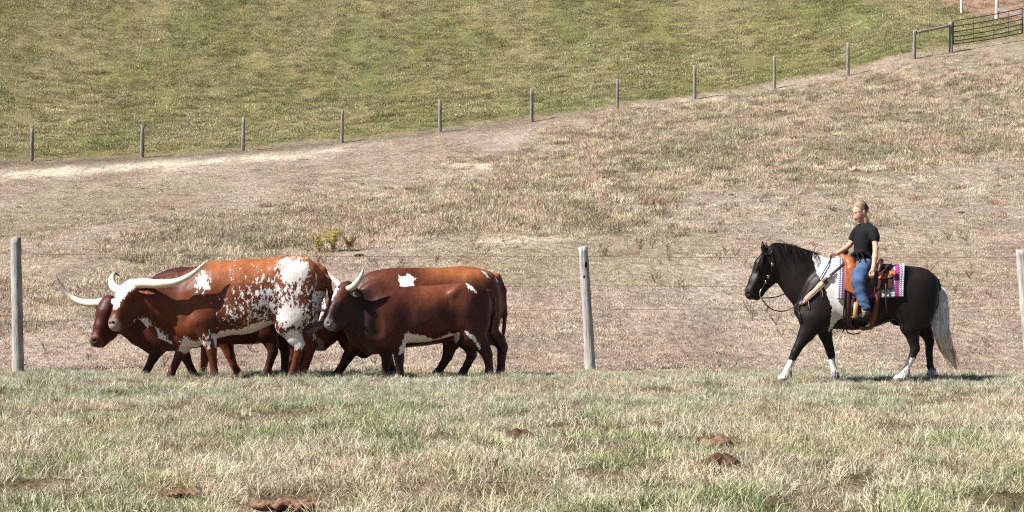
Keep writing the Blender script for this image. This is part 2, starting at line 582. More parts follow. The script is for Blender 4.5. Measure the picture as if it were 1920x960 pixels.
def C3(*c): return np.array(c, float)
def mixc(a, b, w): return a + (b - a) * np.asarray(w)[..., None]
def ground_color(z, X, Y):
    Y0, Y = Y, far_stretch(Y)
    n1, n2 = z['n1'], z['n2']
    sh = X.shape + (3,)
    big = fbm(X / 6, Y / 12, 0, 71, 3)
    brown = mixc(C3(.43, .35, .295) + np.zeros(sh), C3(.34, .255, .205), np.clip(0.5 + 2.2 * n1, 0, 1))
    brown = mixc(brown, C3(.30, .26, .16), 0.6 * sstep(0.52, 0.72, big) * (Y0 > 60))
    c = mixc(brown, C3(.34, .275, .21), z['straw'])
    grn = sstep(0.55, 0.7, fbm(X / 1.8, Y / 3.5, 0, 91, 3))
    c = mixc(c, C3(.21, .20, .12), z['straw'] * grn * 0.5)
    c = mixc(c, C3(.40, .34, .29), z['short'] * 0.5 * (1 - z['fore']))
    rough = sstep(0.60, 0.70, fbm(X / .45, Y / .6, 0, 171, 3)) * z['straw'] * sstep(900, 1200, z['px'])
    c = mixc(c, C3(.10, .08, .06), rough * .7)
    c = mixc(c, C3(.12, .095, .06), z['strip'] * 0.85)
    c = mixc(c, C3(.66, .57, .47), z['path'])
    hillc = mixc(C3(.20, .185, .075) + np.zeros(sh), C3(.265, .22, .12), np.clip(0.5 + 2.5 * n1 + 1.5 * (big - .5), 0, 1))
    hillc = mixc(hillc, C3(.14, .17, .06), sstep(0.5, 0.68, fbm(X / 4, Y / 7, 0, 44, 3)) * 0.7)
    c = mixc(c, hillc, z['hill'])
    c = mixc(c, C3(.36, .235, .175), z['field'])
    soil = mixc(C3(.13, .105, .06) + np.zeros(sh), C3(.23, .165, .11), np.clip(0.5 + 3 * n2, 0, 1))
    c = mixc(c, soil, z['fore'])
    return c

# ground sheet
us = np.concatenate([[-60, -12, -4, -1.6, -0.8, -0.5, -0.38, -0.3], np.linspace(-0.25, 0.25, 520), [0.3, 0.38, 0.5, 0.8, 1.6, 4, 12, 60]])
ys = np.concatenate([[-600, -200, -60, -20, 0, 6, 10], np.exp(np.linspace(math.log(13), math.log(45), 230)), np.exp(np.linspace(math.log(45.3), math.log(250), 430)), [256, 265, 280, 300, 330, 380, 450, 600, 900, 1500]])
GX = us[None, :] * np.maximum(ys, 12)[:, None]
GY = np.repeat(ys[:, None], len(us), 1)
GZ = tz0(GX, GY)
nr, nc = GX.shape
idx = np.arange(nr * nc).reshape(nr, nc)
GQ = np.stack([idx[:-1, :-1], idx[:-1, 1:], idx[1:, 1:], idx[1:, :-1]], -1).reshape(-1, 4)
gme = mesh_np('ground', np.stack([GX, GY * K, GZ], -1).reshape(-1, 3), GQ)
zn = zones(GX.ravel(), GY.ravel(), GZ.ravel())
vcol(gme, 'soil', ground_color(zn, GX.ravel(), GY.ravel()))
t = NT('pasture soil and turf')
a = t.attr('soil').outputs['Color']
co = t.coord((1, .45, 1))
f1 = t.noise(8, 5, 0.72, co).outputs[0]
f2 = t.noise(1.1, 4, 0.6, co).outputs[0]
f3 = t.noise(34, 3, 0.7, co).outputs[0]
c = t.mix(a, t.ramp(f1, [(0.30, (0.42, 0.40, 0.37)), (0.50, (0.95, 0.95, 0.95)), (0.72, (1.55, 1.52, 1.48))]), 1.0, 'MULTIPLY')
c = t.mix(c, t.ramp(f2, [(0.3, (0.82, 0.83, 0.82)), (0.7, (1.18, 1.16, 1.12))]), 1.0, 'MULTIPLY')
c = t.mix(c, t.ramp(f3, [(0.3, (0.72, 0.70, 0.68)), (0.7, (1.28, 1.28, 1.28))]), 1.0, 'MULTIPLY')
t.bump(t.math('ADD', f1, t.math('MULTIPLY', f3, 0.6)), 1.0, 0.10)
ground = link('ground', gme, t.done(c, 0.95, 0.1))
tag(ground, 'rolling pasture ground rising to a grassy hillside', 'ground', kind='structure')

# ------------------------------------------------------------------ grass
def tuft_mesh(name, seed, n, R, L0, L1, w, lean=0.55, flat=0.25, curl=0.5):
    g = np.random.default_rng(seed)
    V, Q, T, S = [], [], [], []
    main = g.uniform(0, 6.283)
    for i in range(n):
        a = g.uniform(0, 2 * np.pi); r = R * math.sqrt(g.uniform())
        base = np.array([r * math.cos(a), r * math.sin(a), -0.008])
        L = g.uniform(L0, L1)
        b = (a if g.uniform() < .45 else main) + g.normal() * .9
        ln = abs(g.normal()) * lean + 0.1
        if g.uniform() < flat: ln = g.uniform(1.0, 1.45)
        d0 = np.array([math.cos(b) * math.sin(ln * .6), math.sin(b) * math.sin(ln * .6), math.cos(ln * .6)])
        l2 = ln + curl * g.uniform(0, 1)
        d1 = np.array([math.cos(b) * math.sin(l2), math.sin(b) * math.sin(l2), max(math.cos(l2), -0.15)])
        f = g.uniform(0, np.pi)
        wd = np.array([math.cos(f), math.sin(f), 0]) * w * g.uniform(0.6, 1.3) * 0.5
        m = base + d0 * L * 0.5
        tip = m + d1 * L * 0.5
        k = len(V)
        V += [base - wd, base + wd, m + wd * .85, m - wd * .85, tip]
        Q.append((k, k + 1, k + 2, k + 3)); T.append((k + 3, k + 2, k + 4))
        S += [g.uniform()] * 5
    me = mesh_np(name, V, [np.array(Q), np.array(T)], False)
    vfloat(me, 'shade', S)
    return me

def blade_mat(name, dry, rough=0.6, trans=0.16):
    t = NT(name)
    ti = t.attr('tint', 'INSTANCER').outputs['Color']
    sh = t.attr('shade').outputs['Fac']
    c = t.mix(ti, t.ramp(sh, [(0.0, (0.28, 0.34, 0.24)), (0.30, (0.75, 0.80, 0.70)), (0.6, (1.10, 1.08, 1.02)), (1.0, (1.60, 1.52, 1.45))]), 1.0, 'MULTIPLY')
    w = t.ramp(sh, [(0.45, (0, 0, 0)), (0.85, (1, 1, 1))])
    c = t.mix(c, dry, t.math('MULTIPLY', w, 0.45))
    t.done(c, rough, 0.15)
    tr = t.n('ShaderNodeBsdfTranslucent'); t.L.new(c, tr.inputs[0])
    mx = t.n('ShaderNodeMixShader'); mx.inputs[0].default_value = trans
    t.L.new(t.b.outputs[0], mx.inputs[1]); t.L.new(tr.outputs[0], mx.inputs[2])
    t.L.new(mx.outputs[0], t.N['Material Output'].inputs[0])
    return t.m

def scatter(name, P, sources, mat, tint, scl, label, cat, tilt=0.12, var=None, sclz=None):
    n = len(P)
    me = bpy.data.meshes.new(name)
    me.vertices.add(n)
    me.vertices.foreach_set('co', np.asarray(P, np.float32).ravel())
    P = np.asarray(P, float)
    e_ = .4
    gx = (tz(P[:, 0] + e_, P[:, 1]) - tz(P[:, 0] - e_, P[:, 1])) / (2 * e_) + RNG.normal(0, tilt, n)
    gy = (tz(P[:, 0], P[:, 1] + e_) - tz(P[:, 0], P[:, 1] - e_)) / (2 * e_) + RNG.normal(0, tilt, n)
    zx = np.stack([-gx, -gy, np.ones(n)], 1); zx /= np.linalg.norm(zx, axis=1)[:, None]
    th = RNG.uniform(0, 6.283, n)
    xx = np.stack([np.cos(th), np.sin(th), np.zeros(n)], 1); xx -= zx * (xx * zx).sum(1)[:, None]; xx /= np.linalg.norm(xx, axis=1)[:, None]
    yy = np.cross(zx, xx)
    # columns of the rotation are xx, yy, zx
    rot = np.stack([np.arctan2(yy[:, 2], zx[:, 2]), -np.arcsin(np.clip(xx[:, 2], -1, 1)), np.arctan2(xx[:, 1], xx[:, 0])], 1)
    at = me.attributes.new('rot', 'FLOAT_VECTOR', 'POINT'); at.data.foreach_set('vector', rot.astype(np.float32).ravel())
    s3 = np.stack([scl, scl, scl if sclz is None else sclz], 1)
    at = me.attributes.new('scl', 'FLOAT_VECTOR', 'POINT'); at.data.foreach_set('vector', s3.astype(np.float32).ravel())
    at = me.attributes.new('var', 'INT', 'POINT'); at.data.foreach_set('value', (RNG.integers(0, len(sources), n) if var is None else var).astype(np.int32))
    vcol(me, 'tint', tint)
    o = link(name, me)
    ng = bpy.data.node_groups.new(name, 'GeometryNodeTree')
    ng.interface.new_socket('Geometry', in_out='INPUT', socket_type='NodeSocketGeometry')
    ng.interface.new_socket('Geometry', in_out='OUTPUT', socket_type='NodeSocketGeometry')
    N, Lk = ng.nodes, ng.links
    gi = N.new('NodeGroupInput'); go = N.new('NodeGroupOutput'); jn = N.new('GeometryNodeJoinGeometry')
    def named(nm, dt):
        x = N.new('GeometryNodeInputNamedAttribute'); x.data_type = dt; x.inputs[0].default_value = nm
        return x.outputs[0]
    r_ = N.new('FunctionNodeEulerToRotation'); Lk.new(named('rot', 'FLOAT_VECTOR'), r_.inputs[0])
    s_ = named('scl', 'FLOAT_VECTOR'); v_ = named('var', 'INT')
    for k, sm in enumerate(sources):
        if not sm.materials: sm.materials.append(mat)
        so_ = bpy.data.objects.new(sm.name, sm)
        oi = N.new('GeometryNodeObjectInfo'); oi.inputs[0].default_value = so_
        cp = N.new('FunctionNodeCompare'); cp.data_type = 'INT'; cp.operation = 'EQUAL'
        Lk.new(v_, cp.inputs[2]); cp.inputs[3].default_value = k
        ip = N.new('GeometryNodeInstanceOnPoints')
        Lk.new(gi.outputs[0], ip.inputs['Points']); Lk.new(cp.outputs[0], ip.inputs['Selection'])
        Lk.new(oi.outputs['Geometry'], ip.inputs['Instance']); Lk.new(r_.outputs[0], ip.inputs['Rotation']); Lk.new(s_, ip.inputs['Scale'])
        Lk.new(ip.outputs[0], jn.inputs[0])
    Lk.new(jn.outputs[0], go.inputs[0])
    md = o.modifiers.new('scatter', 'NODES'); md.node_group = ng
    tag(o, label, cat, kind='stuff')
    return o

def sample(n, y0, y1, umax=0.178, power=1.0):
    """points evenly over the wedge of land in view; power < 1 thins with distance"""
    q = RNG.uniform(0, 1, n)
    e = 1 + power
    Y = (y0**e + q * (y1**e - y0**e)) ** (1 / e)
    u = RNG.uniform(-umax, umax, n)
    return u * Y, Y

DENS = 1.0
def jit(c, n, a=0.14):
    b = np.clip(1 + RNG.normal(0, a, (n, 1)), .35, 1.7)
    return np.clip(c * b * (1 + RNG.normal(0, a * 0.16, (n, 3))), 0.02, 0.85)

# bare spots where dung, dug soil and stones lie: pixel, radius in metres
SPOTS = [(1352, 880, .17), (1346, 838, .20), (975, 826, .17), (545, 954, .36), (352, 928, .19), (748, 936, .12), (300, 940, .14), (1440, 872, .10), (1880, 945, .35), (60, 905, .25), (1000, 775, .2)]
SPOT_P = np.array([(*ground_hit(a, b)[:2], r_) for a, b, r_ in SPOTS])
def spot_clear(X, Y):
    k = np.ones(len(X))
    for sx, sy, sr in SPOT_P:
        k = np.minimum(k, sstep(.8, 1.25, np.hypot(X - sx, np.where(Y * K < sy, .45, 1.0) * (Y * K - sy)) / (sr * 1.15)))
    return k

# near meadow
m_fore = blade_mat('meadow grass blades', (.68, .60, .43))
src = [tuft_mesh('meadow_tuft', 10 + i, 64, .13, .04, .14, .0052, 0.75, 0.40, .8) for i in range(4)] + [tuft_mesh('lush_tuft', 20 + i, 70, .10, .08, .20, .0062, 0.6, 0.12, .8) for i in range(2)] + [tuft_mesh('litter_tuft', 30, 70, .17, .06, .17, .0050, 1.2, 0.9)]
X, Y = sample(int(31000 * DENS), 16.5, 46.4)
Z = tz0(X, Y); z = zones(X, Y, Z)
big = fbm(X / 2.4, Y / 3.2, 0, 55, 3); sml = fbm(X / .55, Y / .8, 0, 57, 3)
keep = (RNG.uniform(size=len(X)) < z['fore'] * np.clip(1.0 - 1.0 * sstep(0.50, 0.62, sml), 0.10, 1) * spot_clear(X, Y)) 
X, Y, Z, big, sml = X[keep], Y[keep], Z[keep], big[keep], sml[keep]
n = len(X)
lush = sstep(0.45, 0.65, big * 0.3 + fbm(X / .45, Y / .9, 0, 58, 3) * 0.7)
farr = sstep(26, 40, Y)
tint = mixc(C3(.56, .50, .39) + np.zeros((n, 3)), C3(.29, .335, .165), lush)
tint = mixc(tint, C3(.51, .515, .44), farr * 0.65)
tint = mixc(tint, C3(.52, .41, .31), sstep(0.52, 0.66, fbm(X / .9, Y / 1.6, 0, 61, 3)) * 0.7)
u_ = RNG.uniform(size=n)
var = np.where(u_ < 0.25 * lush + 0.04, 4 + RNG.integers(0, 2, n), np.where(u_ > 0.80 + 0.12 * lush, 6, RNG.integers(0, 4, n)))
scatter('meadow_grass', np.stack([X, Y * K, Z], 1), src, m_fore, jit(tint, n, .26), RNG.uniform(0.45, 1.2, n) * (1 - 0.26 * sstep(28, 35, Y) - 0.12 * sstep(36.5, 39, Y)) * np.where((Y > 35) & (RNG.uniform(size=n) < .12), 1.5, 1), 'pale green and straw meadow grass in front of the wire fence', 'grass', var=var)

# dry pasture between the fences
m_dry = blade_mat('dry pasture blades', (.60, .51, .435))
src = [tuft_mesh('short_patch', 40 + i, 130, .36, .03, .085, .010, 0.9, 0.45) for i in range(3)] + [tuft_mesh('straw_patch', 50 + i, 130, .30, .07, .20, .0105, 0.7, 0.3) for i in range(3)]
X, Y = sample(int(62000 * DENS), 44.2, 178, power=0.6)
Z = tz0(X, Y); z = zones(X, Y, Z)
p = (1 - z['hill']) * (1 - z['field']) * (1 - 0.92 * z['path']) * (1 - z['fore']) * (0.62 + 0.38 * np.maximum(z['straw'], 0)) * (1 - .75 * z['strip'])
S_ = far_stretch(Y)
clump = fbm(X / .8, S_ / 1.1, 0, 77, 3)
rough = sstep(0.60, 0.70, fbm(X / .45, S_ / .6, 0, 171, 3)) * sstep(900, 1200, z['px'])
keep = RNG.uniform(size=len(X)) < p * np.clip(0.35 + 2.6 * (clump - 0.34), 0.06, 1) * (1 - .85 * rough)
for kx in list(z): z[kx] = z[kx][keep]
X, Y, Z, clump = X[keep], Y[keep], Z[keep], clump[keep]
n = len(X)
S_ = far_stretch(Y)
grn = sstep(0.54, 0.68, fbm(X / 1.8, S_ / 3.5, 0, 91, 3))
red = sstep(0.52, 0.70, fbm(X / 1.4, S_ / 2.4, 0, 93, 3))
tint = mixc(C3(.58, .475, .40) + np.zeros((n, 3)), C3(.64, .51, .39), z['straw'])
tint = mixc(tint, C3(.46, .33, .26), red * 0.55)
tint = mixc(tint, C3(.28, .275, .16), grn * np.clip(z['straw'] + .08, 0, 1) * 0.6)
pick = RNG.uniform(size=n)
tint = np.where((pick < .10 * (.4 + z['straw']))[:, None], C3(.20, .185, .10), tint)
tint = np.where(((pick > .90) & (z['n1'] > -.1))[:, None], C3(.36, .22, .16), tint)
tall = (RNG.uniform(size=n) < z['straw'] * (0.35 + 0.6 * sstep(0.42, 0.6, clump)))
var = np.where(tall, 3, 0) + RNG.integers(0, 3, n)
scatter('pasture_grass', np.stack([X, Y * K, Z], 1), src, m_dry, jit(tint, n, 0.32), RNG.uniform(0.65, 1.4, n) * (.66 + .40 * z['straw']), 'dry tan grass on the pasture between the two fences', 'grass', var=var)

# green hillside behind the far fence
m_hill = blade_mat('hillside grass blades', (.52, .45, .27))
src = [tuft_mesh('hill_patch', 60 + i, 170, .50, .06, .16, .018, 0.75, 0.3) for i in range(4)]
X, Y = sample(int(46000 * DENS), 135, 262, umax=0.172, power=0.6)
Z = tz0(X, Y); z = zones(X, Y, Z)
S_ = far_stretch(Y)
clump = fbm(X / 1.0, S_ / 1.2, 0, 79, 3)
keep = RNG.uniform(size=len(X)) < np.maximum(z['hill'], 0.35 * z['field']) * np.clip(0.25 + 3.2 * (clump - 0.32), 0.06, 1)
for kx in list(z): z[kx] = z[kx][keep]
X, Y, Z = X[keep], Y[keep], Z[keep]
n = len(X)
S_ = far_stretch(Y)
big = fbm(X / 6, S_ / 12, 0, 71, 3)
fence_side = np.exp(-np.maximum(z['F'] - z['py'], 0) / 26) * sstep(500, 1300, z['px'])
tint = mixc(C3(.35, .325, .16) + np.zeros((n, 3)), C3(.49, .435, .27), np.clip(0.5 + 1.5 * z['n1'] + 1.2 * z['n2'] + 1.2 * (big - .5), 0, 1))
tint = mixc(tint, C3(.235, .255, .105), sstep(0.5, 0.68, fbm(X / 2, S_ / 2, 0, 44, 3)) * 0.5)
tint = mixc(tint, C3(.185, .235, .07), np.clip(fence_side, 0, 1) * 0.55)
tint = mixc(tint, C3(.42, .29, .19), z['field'])
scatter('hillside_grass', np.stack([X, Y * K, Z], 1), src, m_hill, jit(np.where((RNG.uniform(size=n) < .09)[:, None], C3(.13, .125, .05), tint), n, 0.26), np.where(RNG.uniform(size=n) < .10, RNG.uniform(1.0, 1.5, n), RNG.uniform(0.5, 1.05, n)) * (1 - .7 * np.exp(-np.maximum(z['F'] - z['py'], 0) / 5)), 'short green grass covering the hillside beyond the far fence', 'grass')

# ------------------------------------------------------------------ animals
SPECK = (.80, .77, .72)
M_COW = coat_mat('cattle coat', 0.48, 0.26, (26, 60, 40), 0.26)
M_HORSE = coat_mat('horse coat', 0.46, 0.22, (30, 60, 30), 0.18, spot=30.0, relief=0.02)
M_EYE = NT('eye').done((.012, .008, .006), 0.08, 0.6)
t = NT('ivory horn')
hc = t.attr('coat').outputs['Color']
hn = t.noise(1.0, 4, 0.6, t.coord((60, 60, 60))).outputs[0]
t.bump(hn, 0.12, 0.003)
M_HORN = t.done(t.mix(hc, t.ramp(hn, [(0.3, (.86, .84, .80)), (0.7, (1.08, 1.08, 1.08))]), 1.0, 'MULTIPLY'), 0.38, 0.35)

def WA(p, D):
    """a point on an animal, with its turn"""
    v = W(p[0], p[1], D, p[2])
    v[1] -= (SHEAR[0] - p[0]) / FPX * D * SHEAR[1]
    return v

def gauss(q):
    """share of the coat that is white -> threshold for the marking noise"""
    q = np.clip(q, 1e-4, 1 - 1e-4)
    t_ = np.sqrt(-2 * np.log(np.minimum(q, 1 - q)))
    x = t_ - (2.30753 + 0.27061 * t_) / (1 + 0.99229 * t_ + 0.04481 * t_ * t_)
    return 0.5 + 0.088 * np.where(q < 0.5, -x, x)

def patch(d, soft=0.035):
    """signed pixel distance to a patch outline -> threshold; the noise frays the edge"""
    return 0.5 + np.clip(d * soft, -0.6, 0.6)

def pxpy(V, D):
    """pixel coordinates as seen by the viewer"""
    return 960 + FPX * V[:, 0] / V[:, 1], 480 - (V[:, 2] - CAM_Z) * FPX / V[:, 1]

def rank01(x):
    r = np.empty(len(x)); r[np.argsort(x)] = np.linspace(0, 1, len(x))
    return r

def coat_base(V, dark, light):
    """reddish coat, lighter along the back"""
    n = fbm(V[:, 0] * 3, V[:, 1] * 3, V[:, 2] * 3, 5, 3)
    return mixc(np.zeros((len(V), 3)) + np.array(dark), np.array(light), np.clip((n - 0.3) * 2, 0, 1))

def horn(parent, D, pts, r0, tip=(.10, .075, .06), dark_from=0.72, base=(.74, .66, .52)):
    P = np.array([WA(p, D) for p in pts])
    P = spline(P, 40)
    s = np.linspace(0, 1, 40)
    R = r0 * D / FPX * np.clip((1 - s ** 1.6), 0.02, 1) ** 0.72
    R *= 1 + 0.02 * np.sin(s * 60) * (s < 0.35)
    V, Q, T = tube(P, R, 16)
    me = mesh_np('horn', V, [Q, T])
    sv = np.concatenate([np.repeat(s, 16), [0, 1]])
    nn = fbm(V[:, 0] * 12, V[:, 1] * 12, V[:, 2] * 12, 3, 3)
    c = mixc(np.zeros((len(V), 3)) + np.array(base), np.array(tip), sstep(dark_from - .12, dark_from + .14, sv + (nn - .5) * .2))
    c = mixc(c, np.array((.42, .33, .24)), 0.8 * sstep(0.05, 0.0, sv) + 0.35 * sstep(0.6, 0.75, nn) * (sv < .5))
    vcol(me, 'coat', c)
    return link('horn', me, M_HORN, parent)

def eye(parent, D, p, r=2.6):
    r = r * 1.2
    """r in pixels"""
    g = MB()
    c = WA(p, D); R = r * D / FPX
    k = np.linspace(-1, 1, 9)
    P = c[None] + np.outer(k, [R, 0, 0])
    g.tube(P, R * np.sqrt(np.maximum(1 - k * k, 0.0004)), 14)
    return g.build('eye', M_EYE, parent)

def hair(name, curves, w, mat, parent, seed=0, taper=True, cross=False):
    """strands: each curve (n,3), laid as narrow strips turned at random"""
    g = np.random.default_rng(seed)
    V, Q, S, n0 = [], [], [], 0
    for P in curves:
        n = len(P)
        T = np.gradient(P, axis=0); T /= np.linalg.norm(T, axis=1)[:, None] + 1e-9
        u = g.normal(size=3); u[1] *= 0.4
        U = np.cross(T, u); U /= np.linalg.norm(U, axis=1)[:, None] + 1e-9
        ww = w * g.uniform(0.6, 1.4) * (np.linspace(1, 0.12, n) ** 0.6 if taper else np.ones(n))
        V.append(np.stack([P - U * ww[:, None] / 2, P + U * ww[:, None] / 2], 1).reshape(-1, 3))
        i = np.arange(n - 1) * 2 + n0
        Q.append(np.stack([i, i + 1, i + 3, i + 2], 1))
        S.append(np.repeat(np.full(n, g.uniform()), 2))
        n0 += 2 * n
    me = mesh_np(name, np.concatenate(V), np.concatenate(Q))
    vfloat(me, 'shade', np.concatenate(S))
    return link(name, me, mat, parent)

def hair_mat(name, c0, c1, rough=0.4, spec=0.3):
    t = NT(name)
    return t.done(t.ramp(t.attr('shade').outputs['Fac'], [(0, c0), (1, c1)]), rough, spec)
M_SWITCH_DARK = hair_mat('dark tail hair', (.012, .007, .005), (.05, .025, .015))
M_SWITCH_PALE = hair_mat('pale tail hair', (.18, .15, .135), (.42, .38, .35))

def switch(parent, D, pts, n, spread, mat, w=0.006, seed=1):
    """tail brush along a px path: pts (px,py,side)"""
    g = np.random.default_rng(seed)
    P0 = np.array([WA(p, D) for p in pts])
    cs = []
    for i in range(n):
        off = g.normal(size=3) * spread * np.array([1, .8, .6])
        m = np.linspace(0.15, 1, len(P0))[:, None] ** 0.7
        st = g.uniform(0, 0.45)
        Pc = spline(P0 + off * m + g.normal(size=P0.shape) * spread * 0.25 * m, 16)
        k = int(st * 16)
        cs.append(Pc[k:16 - int(g.integers(0, 4))])
    return hair('tail_switch', [c for c in cs if len(c) > 3], w, mat, parent, seed)

LEG_LAT = (0, 1, 0)
def leg(s, pts, k=0.018, thin=0.76):
    pts = [(p[0], p[1], p[2], p[3] * (0.93 - (0.93 - thin) * min(1, i / 1.5)), *p[4:]) for i, p in enumerate(pts)]
    s.chain([(a, b, c, r, 0.9 if len(p) == 0 else p[0]) for a, b, c, r, *p in pts], k)

def hoof_colors(V, c):
    zg = tz(V[:, 0], V[:, 1])
    h = V[:, 2] - zg
    return mixc(c, np.array((.05, .04, .035)), sstep(.075, .055, h))

def turn(deg):
    a = math.radians(deg)                      # sideways axis of a head turned towards the viewer by deg
    return (math.sin(a), -math.cos(a), 0)

def carve(s, cuts):
    for a, b, r, w, k in cuts:
        for sd in (1, -1):
            s.seg((a[0], a[1], a[2] * sd), (b[0], b[1], b[2] * sd), r, r, w, w, k, sub=True)

# ---- big speckled steer -------------------------------------------------
D = 24.3
SHEAR[:] = [430, 0.05]
s = Solid(D, 0.0125)
s.loft([(322, 548, 612, .08), (338, 527, 634, .19), (362, 507, 646, .27), (392, 494, 639, .32), (430, 489, 629, .34), (470, 487, 625, .35), (508, 485, 609, .325), (545, 482, 600, .31), (575, 488, 590, .26), (598, 502, 574, .17), (610, 520, 554, .06)], k=.05)
s.chain([(366, 566, 0, 62, .50), (330, 566, 0.0, 52, .46), (295, 563, 0.02, 43, .44), (268, 558, 0.05, 31, .55)], .06)
s.chain([(272, 590, .05, 12, .5), (300, 618, .02, 15, .35), (335, 634, 0, 15, .35), (368, 638, 0, 13, .5)], .04)
# shoulders and haunches
for sd in (1, -1):
    s.seg((376, 558, .205 * sd), (381, 600, .22 * sd), 27, 26, .38, .36, .12)
    s.seg((560, 520, .18 * sd), (556, 580, .21 * sd), 40, 40, .52, .45, .10)
    s.seg((528, 497, .20 * sd), (520, 503, .22 * sd), 9, 9, 1, 1, .10)
s.seg((362, 517, 0), (400, 503, 0), 13, 11, .8, .8, .06)
carve(s, [((512, 528, .375), (516, 570, .385), 22, .42, .07), ((410, 540, .35), (413, 605, .375), 11, .42, .06), ((346, 560, .285), (352, 600, .285), 8, .45, .08)])
for sd in (1, -1):
    s.seg((530, 494, .205 * sd), (526, 498, .215 * sd), 7, 7, 1, 1, .06)
    s.seg((596, 512, .12 * sd), (600, 520, .12 * sd), 7, 6, 1, 1, .05)
s.seg((405, 497, 0), (545, 489, 0), 6, 6, .7, .7, .05)
# legs
leg(s, [(380, 602, .23, 29, .6), (391, 632, .22, 19, .75), (397, 658, .21, 12.5, .95), (400, 680, .21, 9.5, .9), (402, 697, .21, 9.5, 1), (402, 711, .21, 11.5, 1)])
leg(s, [(372, 600, -.22, 28, .6), (352, 638, -.20, 20, .75), (338, 664, -.19, 12.5, .95), (329, 684, -.19, 9.5, .9), (323, 697, -.19, 9.5, 1), (319, 710, -.19, 11.5, 1)])
leg(s, [(552, 585, .21, 40, .5), (540, 608, .23, 31, .6), (551, 632, .22, 20, .65), (562, 648, .21, 13.5, .85), (557, 668, .21, 10.5, .9), (550, 693, .21, 10, 1), (545, 710, .21, 12, 1)])
leg(s, [(570, 580, -.20, 36, .5), (572, 610, -.20, 28, .6), (580, 636, -.19, 16, .7), (583, 650, -.18, 13, .85), (576, 675, -.18, 10, .9), (568, 697, -.18, 10, 1), (563, 710, -.18, 11.5, 1)])
# head, turned towards the viewer
lt = turn(40)
s.chain([(254, 540, .07, 17, 1.25), (240, 556, .12, 20, 1.02), (229, 580, .18, 15, .92), (220, 602, .23, 12.2, 1.05), (218, 609, .24, 11.5, 1.1)], .04, lt)
s.chain([(264, 570, .07, 20, .80), (243, 596, .14, 13, .72), (227, 613, .21, 7.5, 1.0)], .04, lt)
s.seg((249, 532, .05), (236, 541, .10), 8, 8, 2.0, 1.8, .04, lt)
for e in ((248, 562, .20, 5.2), (222, 560, .02, 5.0)):
    s.seg(e[:3], (e[0] - 1, e[1] + 2, e[2]), e[3], e[3], 1, 1, .03)
s.seg((268, 547, .19), (280, 549, .26), 5.5, 7, .5, .5, .02, (0.2, -.5, .8)); s.seg((280, 549, .26), (293, 551, .31), 7, 2.0, .45, .45, .015, (0.2, -.5, .8))
s.seg((226, 548, -.04), (219, 553, -.14), 5, 3, .5, .5, .015, (0.2, .3, .8))
s.seg((207, 618, .25), (231, 613, .30), 1.0, .8, 1, 1, .012, sub=True)
s.seg((216, 605, .285), (214.5, 605, .31), 2.2, 2.0, 1, 1, .012, sub=True)
s.seg((210, 605, .20), (207.5, 605, .21), 2.2, 2.0, 1, 1, .012, sub=True)
# tail
s.chain([(592, 500, 0, 9, 1), (604, 508, 0, 7.5, 1), (614, 524, .02, 6.0, 1), (619, 550, .04, 4.6, 1), (619, 580, .06, 3.8, 1), (614, 600, .08, 3.4, 1)], .03)
me = s.build('longhorn_steer')
V = s.V
px, py = pxpy(V, D)
side = D - V[:, 1]
ax_ = np.abs(side)
n1 = fbm(V[:, 0] * 22, V[:, 1] * 22, V[:, 2] * 15, 8, 3, .55)
def ell(cx, cy, rx, ry): return np.clip(1.25 - np.hypot((px - cx) / rx, (py - cy) / ry), 0, 1)
dn = np.zeros(len(V))
dn = np.maximum(dn, 1.5 * ell(550, 506, 33, 25))
dn = np.maximum(dn, 0.50 * ell(556, 540, 50, 40) * sstep(605, 585, px))
dn = np.maximum(dn, 1.15 * ell(546, 592, 36, 30) * sstep(600, 588, px))
dn = np.maximum(dn, 1.5 * ell(552, 635, 26, 20) * (side > 0))
dn = np.maximum(dn, 0.62 * ell(508, 560, 50, 52))
dn = np.maximum(dn, 0.36 * ell(470, 585, 70, 45))
dn = np.maximum(dn, 0.95 * ell(380, 530, 15, 24))
dn = np.maximum(dn, 0.07 * (px > 430) * (py < 650))
dn = np.maximum(dn, 0.5 * ell(390, 640, 16, 20) * (side > 0))
dn *= ~((px < 420) & (py > 640) & (py > 660))
# solid white: belly, brisket patches, blaze, back of the thighs
sol = np.maximum.reduce([inpoly(px, py, [(398, 628), (420, 620), (450, 615), (480, 606), (508, 600), (530, 640), (400, 650)]) ,
                         inpoly(px, py, [(338, 640), (350, 630), (362, 640), (378, 636), (386, 644), (372, 665), (338, 660)]),
                         inpoly(px, py, [(292, 612), (302, 620), (322, 642), (318, 648), (300, 640)])])
blz = inpoly(px, py, [(205, 556), (216, 545), (226, 530), (240, 522), (268, 520), (266, 532), (254, 541), (243, 548), (234, 556), (228, 566), (223, 578), (217, 578), (214, 566)])
blz = np.where((side > -.12) & (px < 270), blz, -9)
sol = np.maximum(sol, blz)
sol = np.maximum(sol, np.where(px < 300, inpoly(px, py, [(255, 602), (268, 595), (280, 600), (288, 612), (270, 612)]), -9))
thigh_back = (px > 585) & (py > 545) & (py < 640) & (px < 612)
w = np.maximum(gauss(np.clip(dn, 0, .94)), patch(sol, .03))
w = np.maximum(w, patch(np.where(thigh_back, 1.5, -20) * 1.0, .02))
c = coat_base(V, (.085, .019, .008), (.165, .043, .015))
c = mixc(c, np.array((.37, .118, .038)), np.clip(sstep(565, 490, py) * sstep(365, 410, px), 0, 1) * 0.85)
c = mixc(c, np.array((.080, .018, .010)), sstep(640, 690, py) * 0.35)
vfloat(me, 'white', w)
c = mixc(c, np.array((.40, .27, .23)), np.where(side > .08, sstep(16, 9, np.hypot(px - 215, (py - 610) * .95) + (n1 - .5) * 6), 0) * .9)
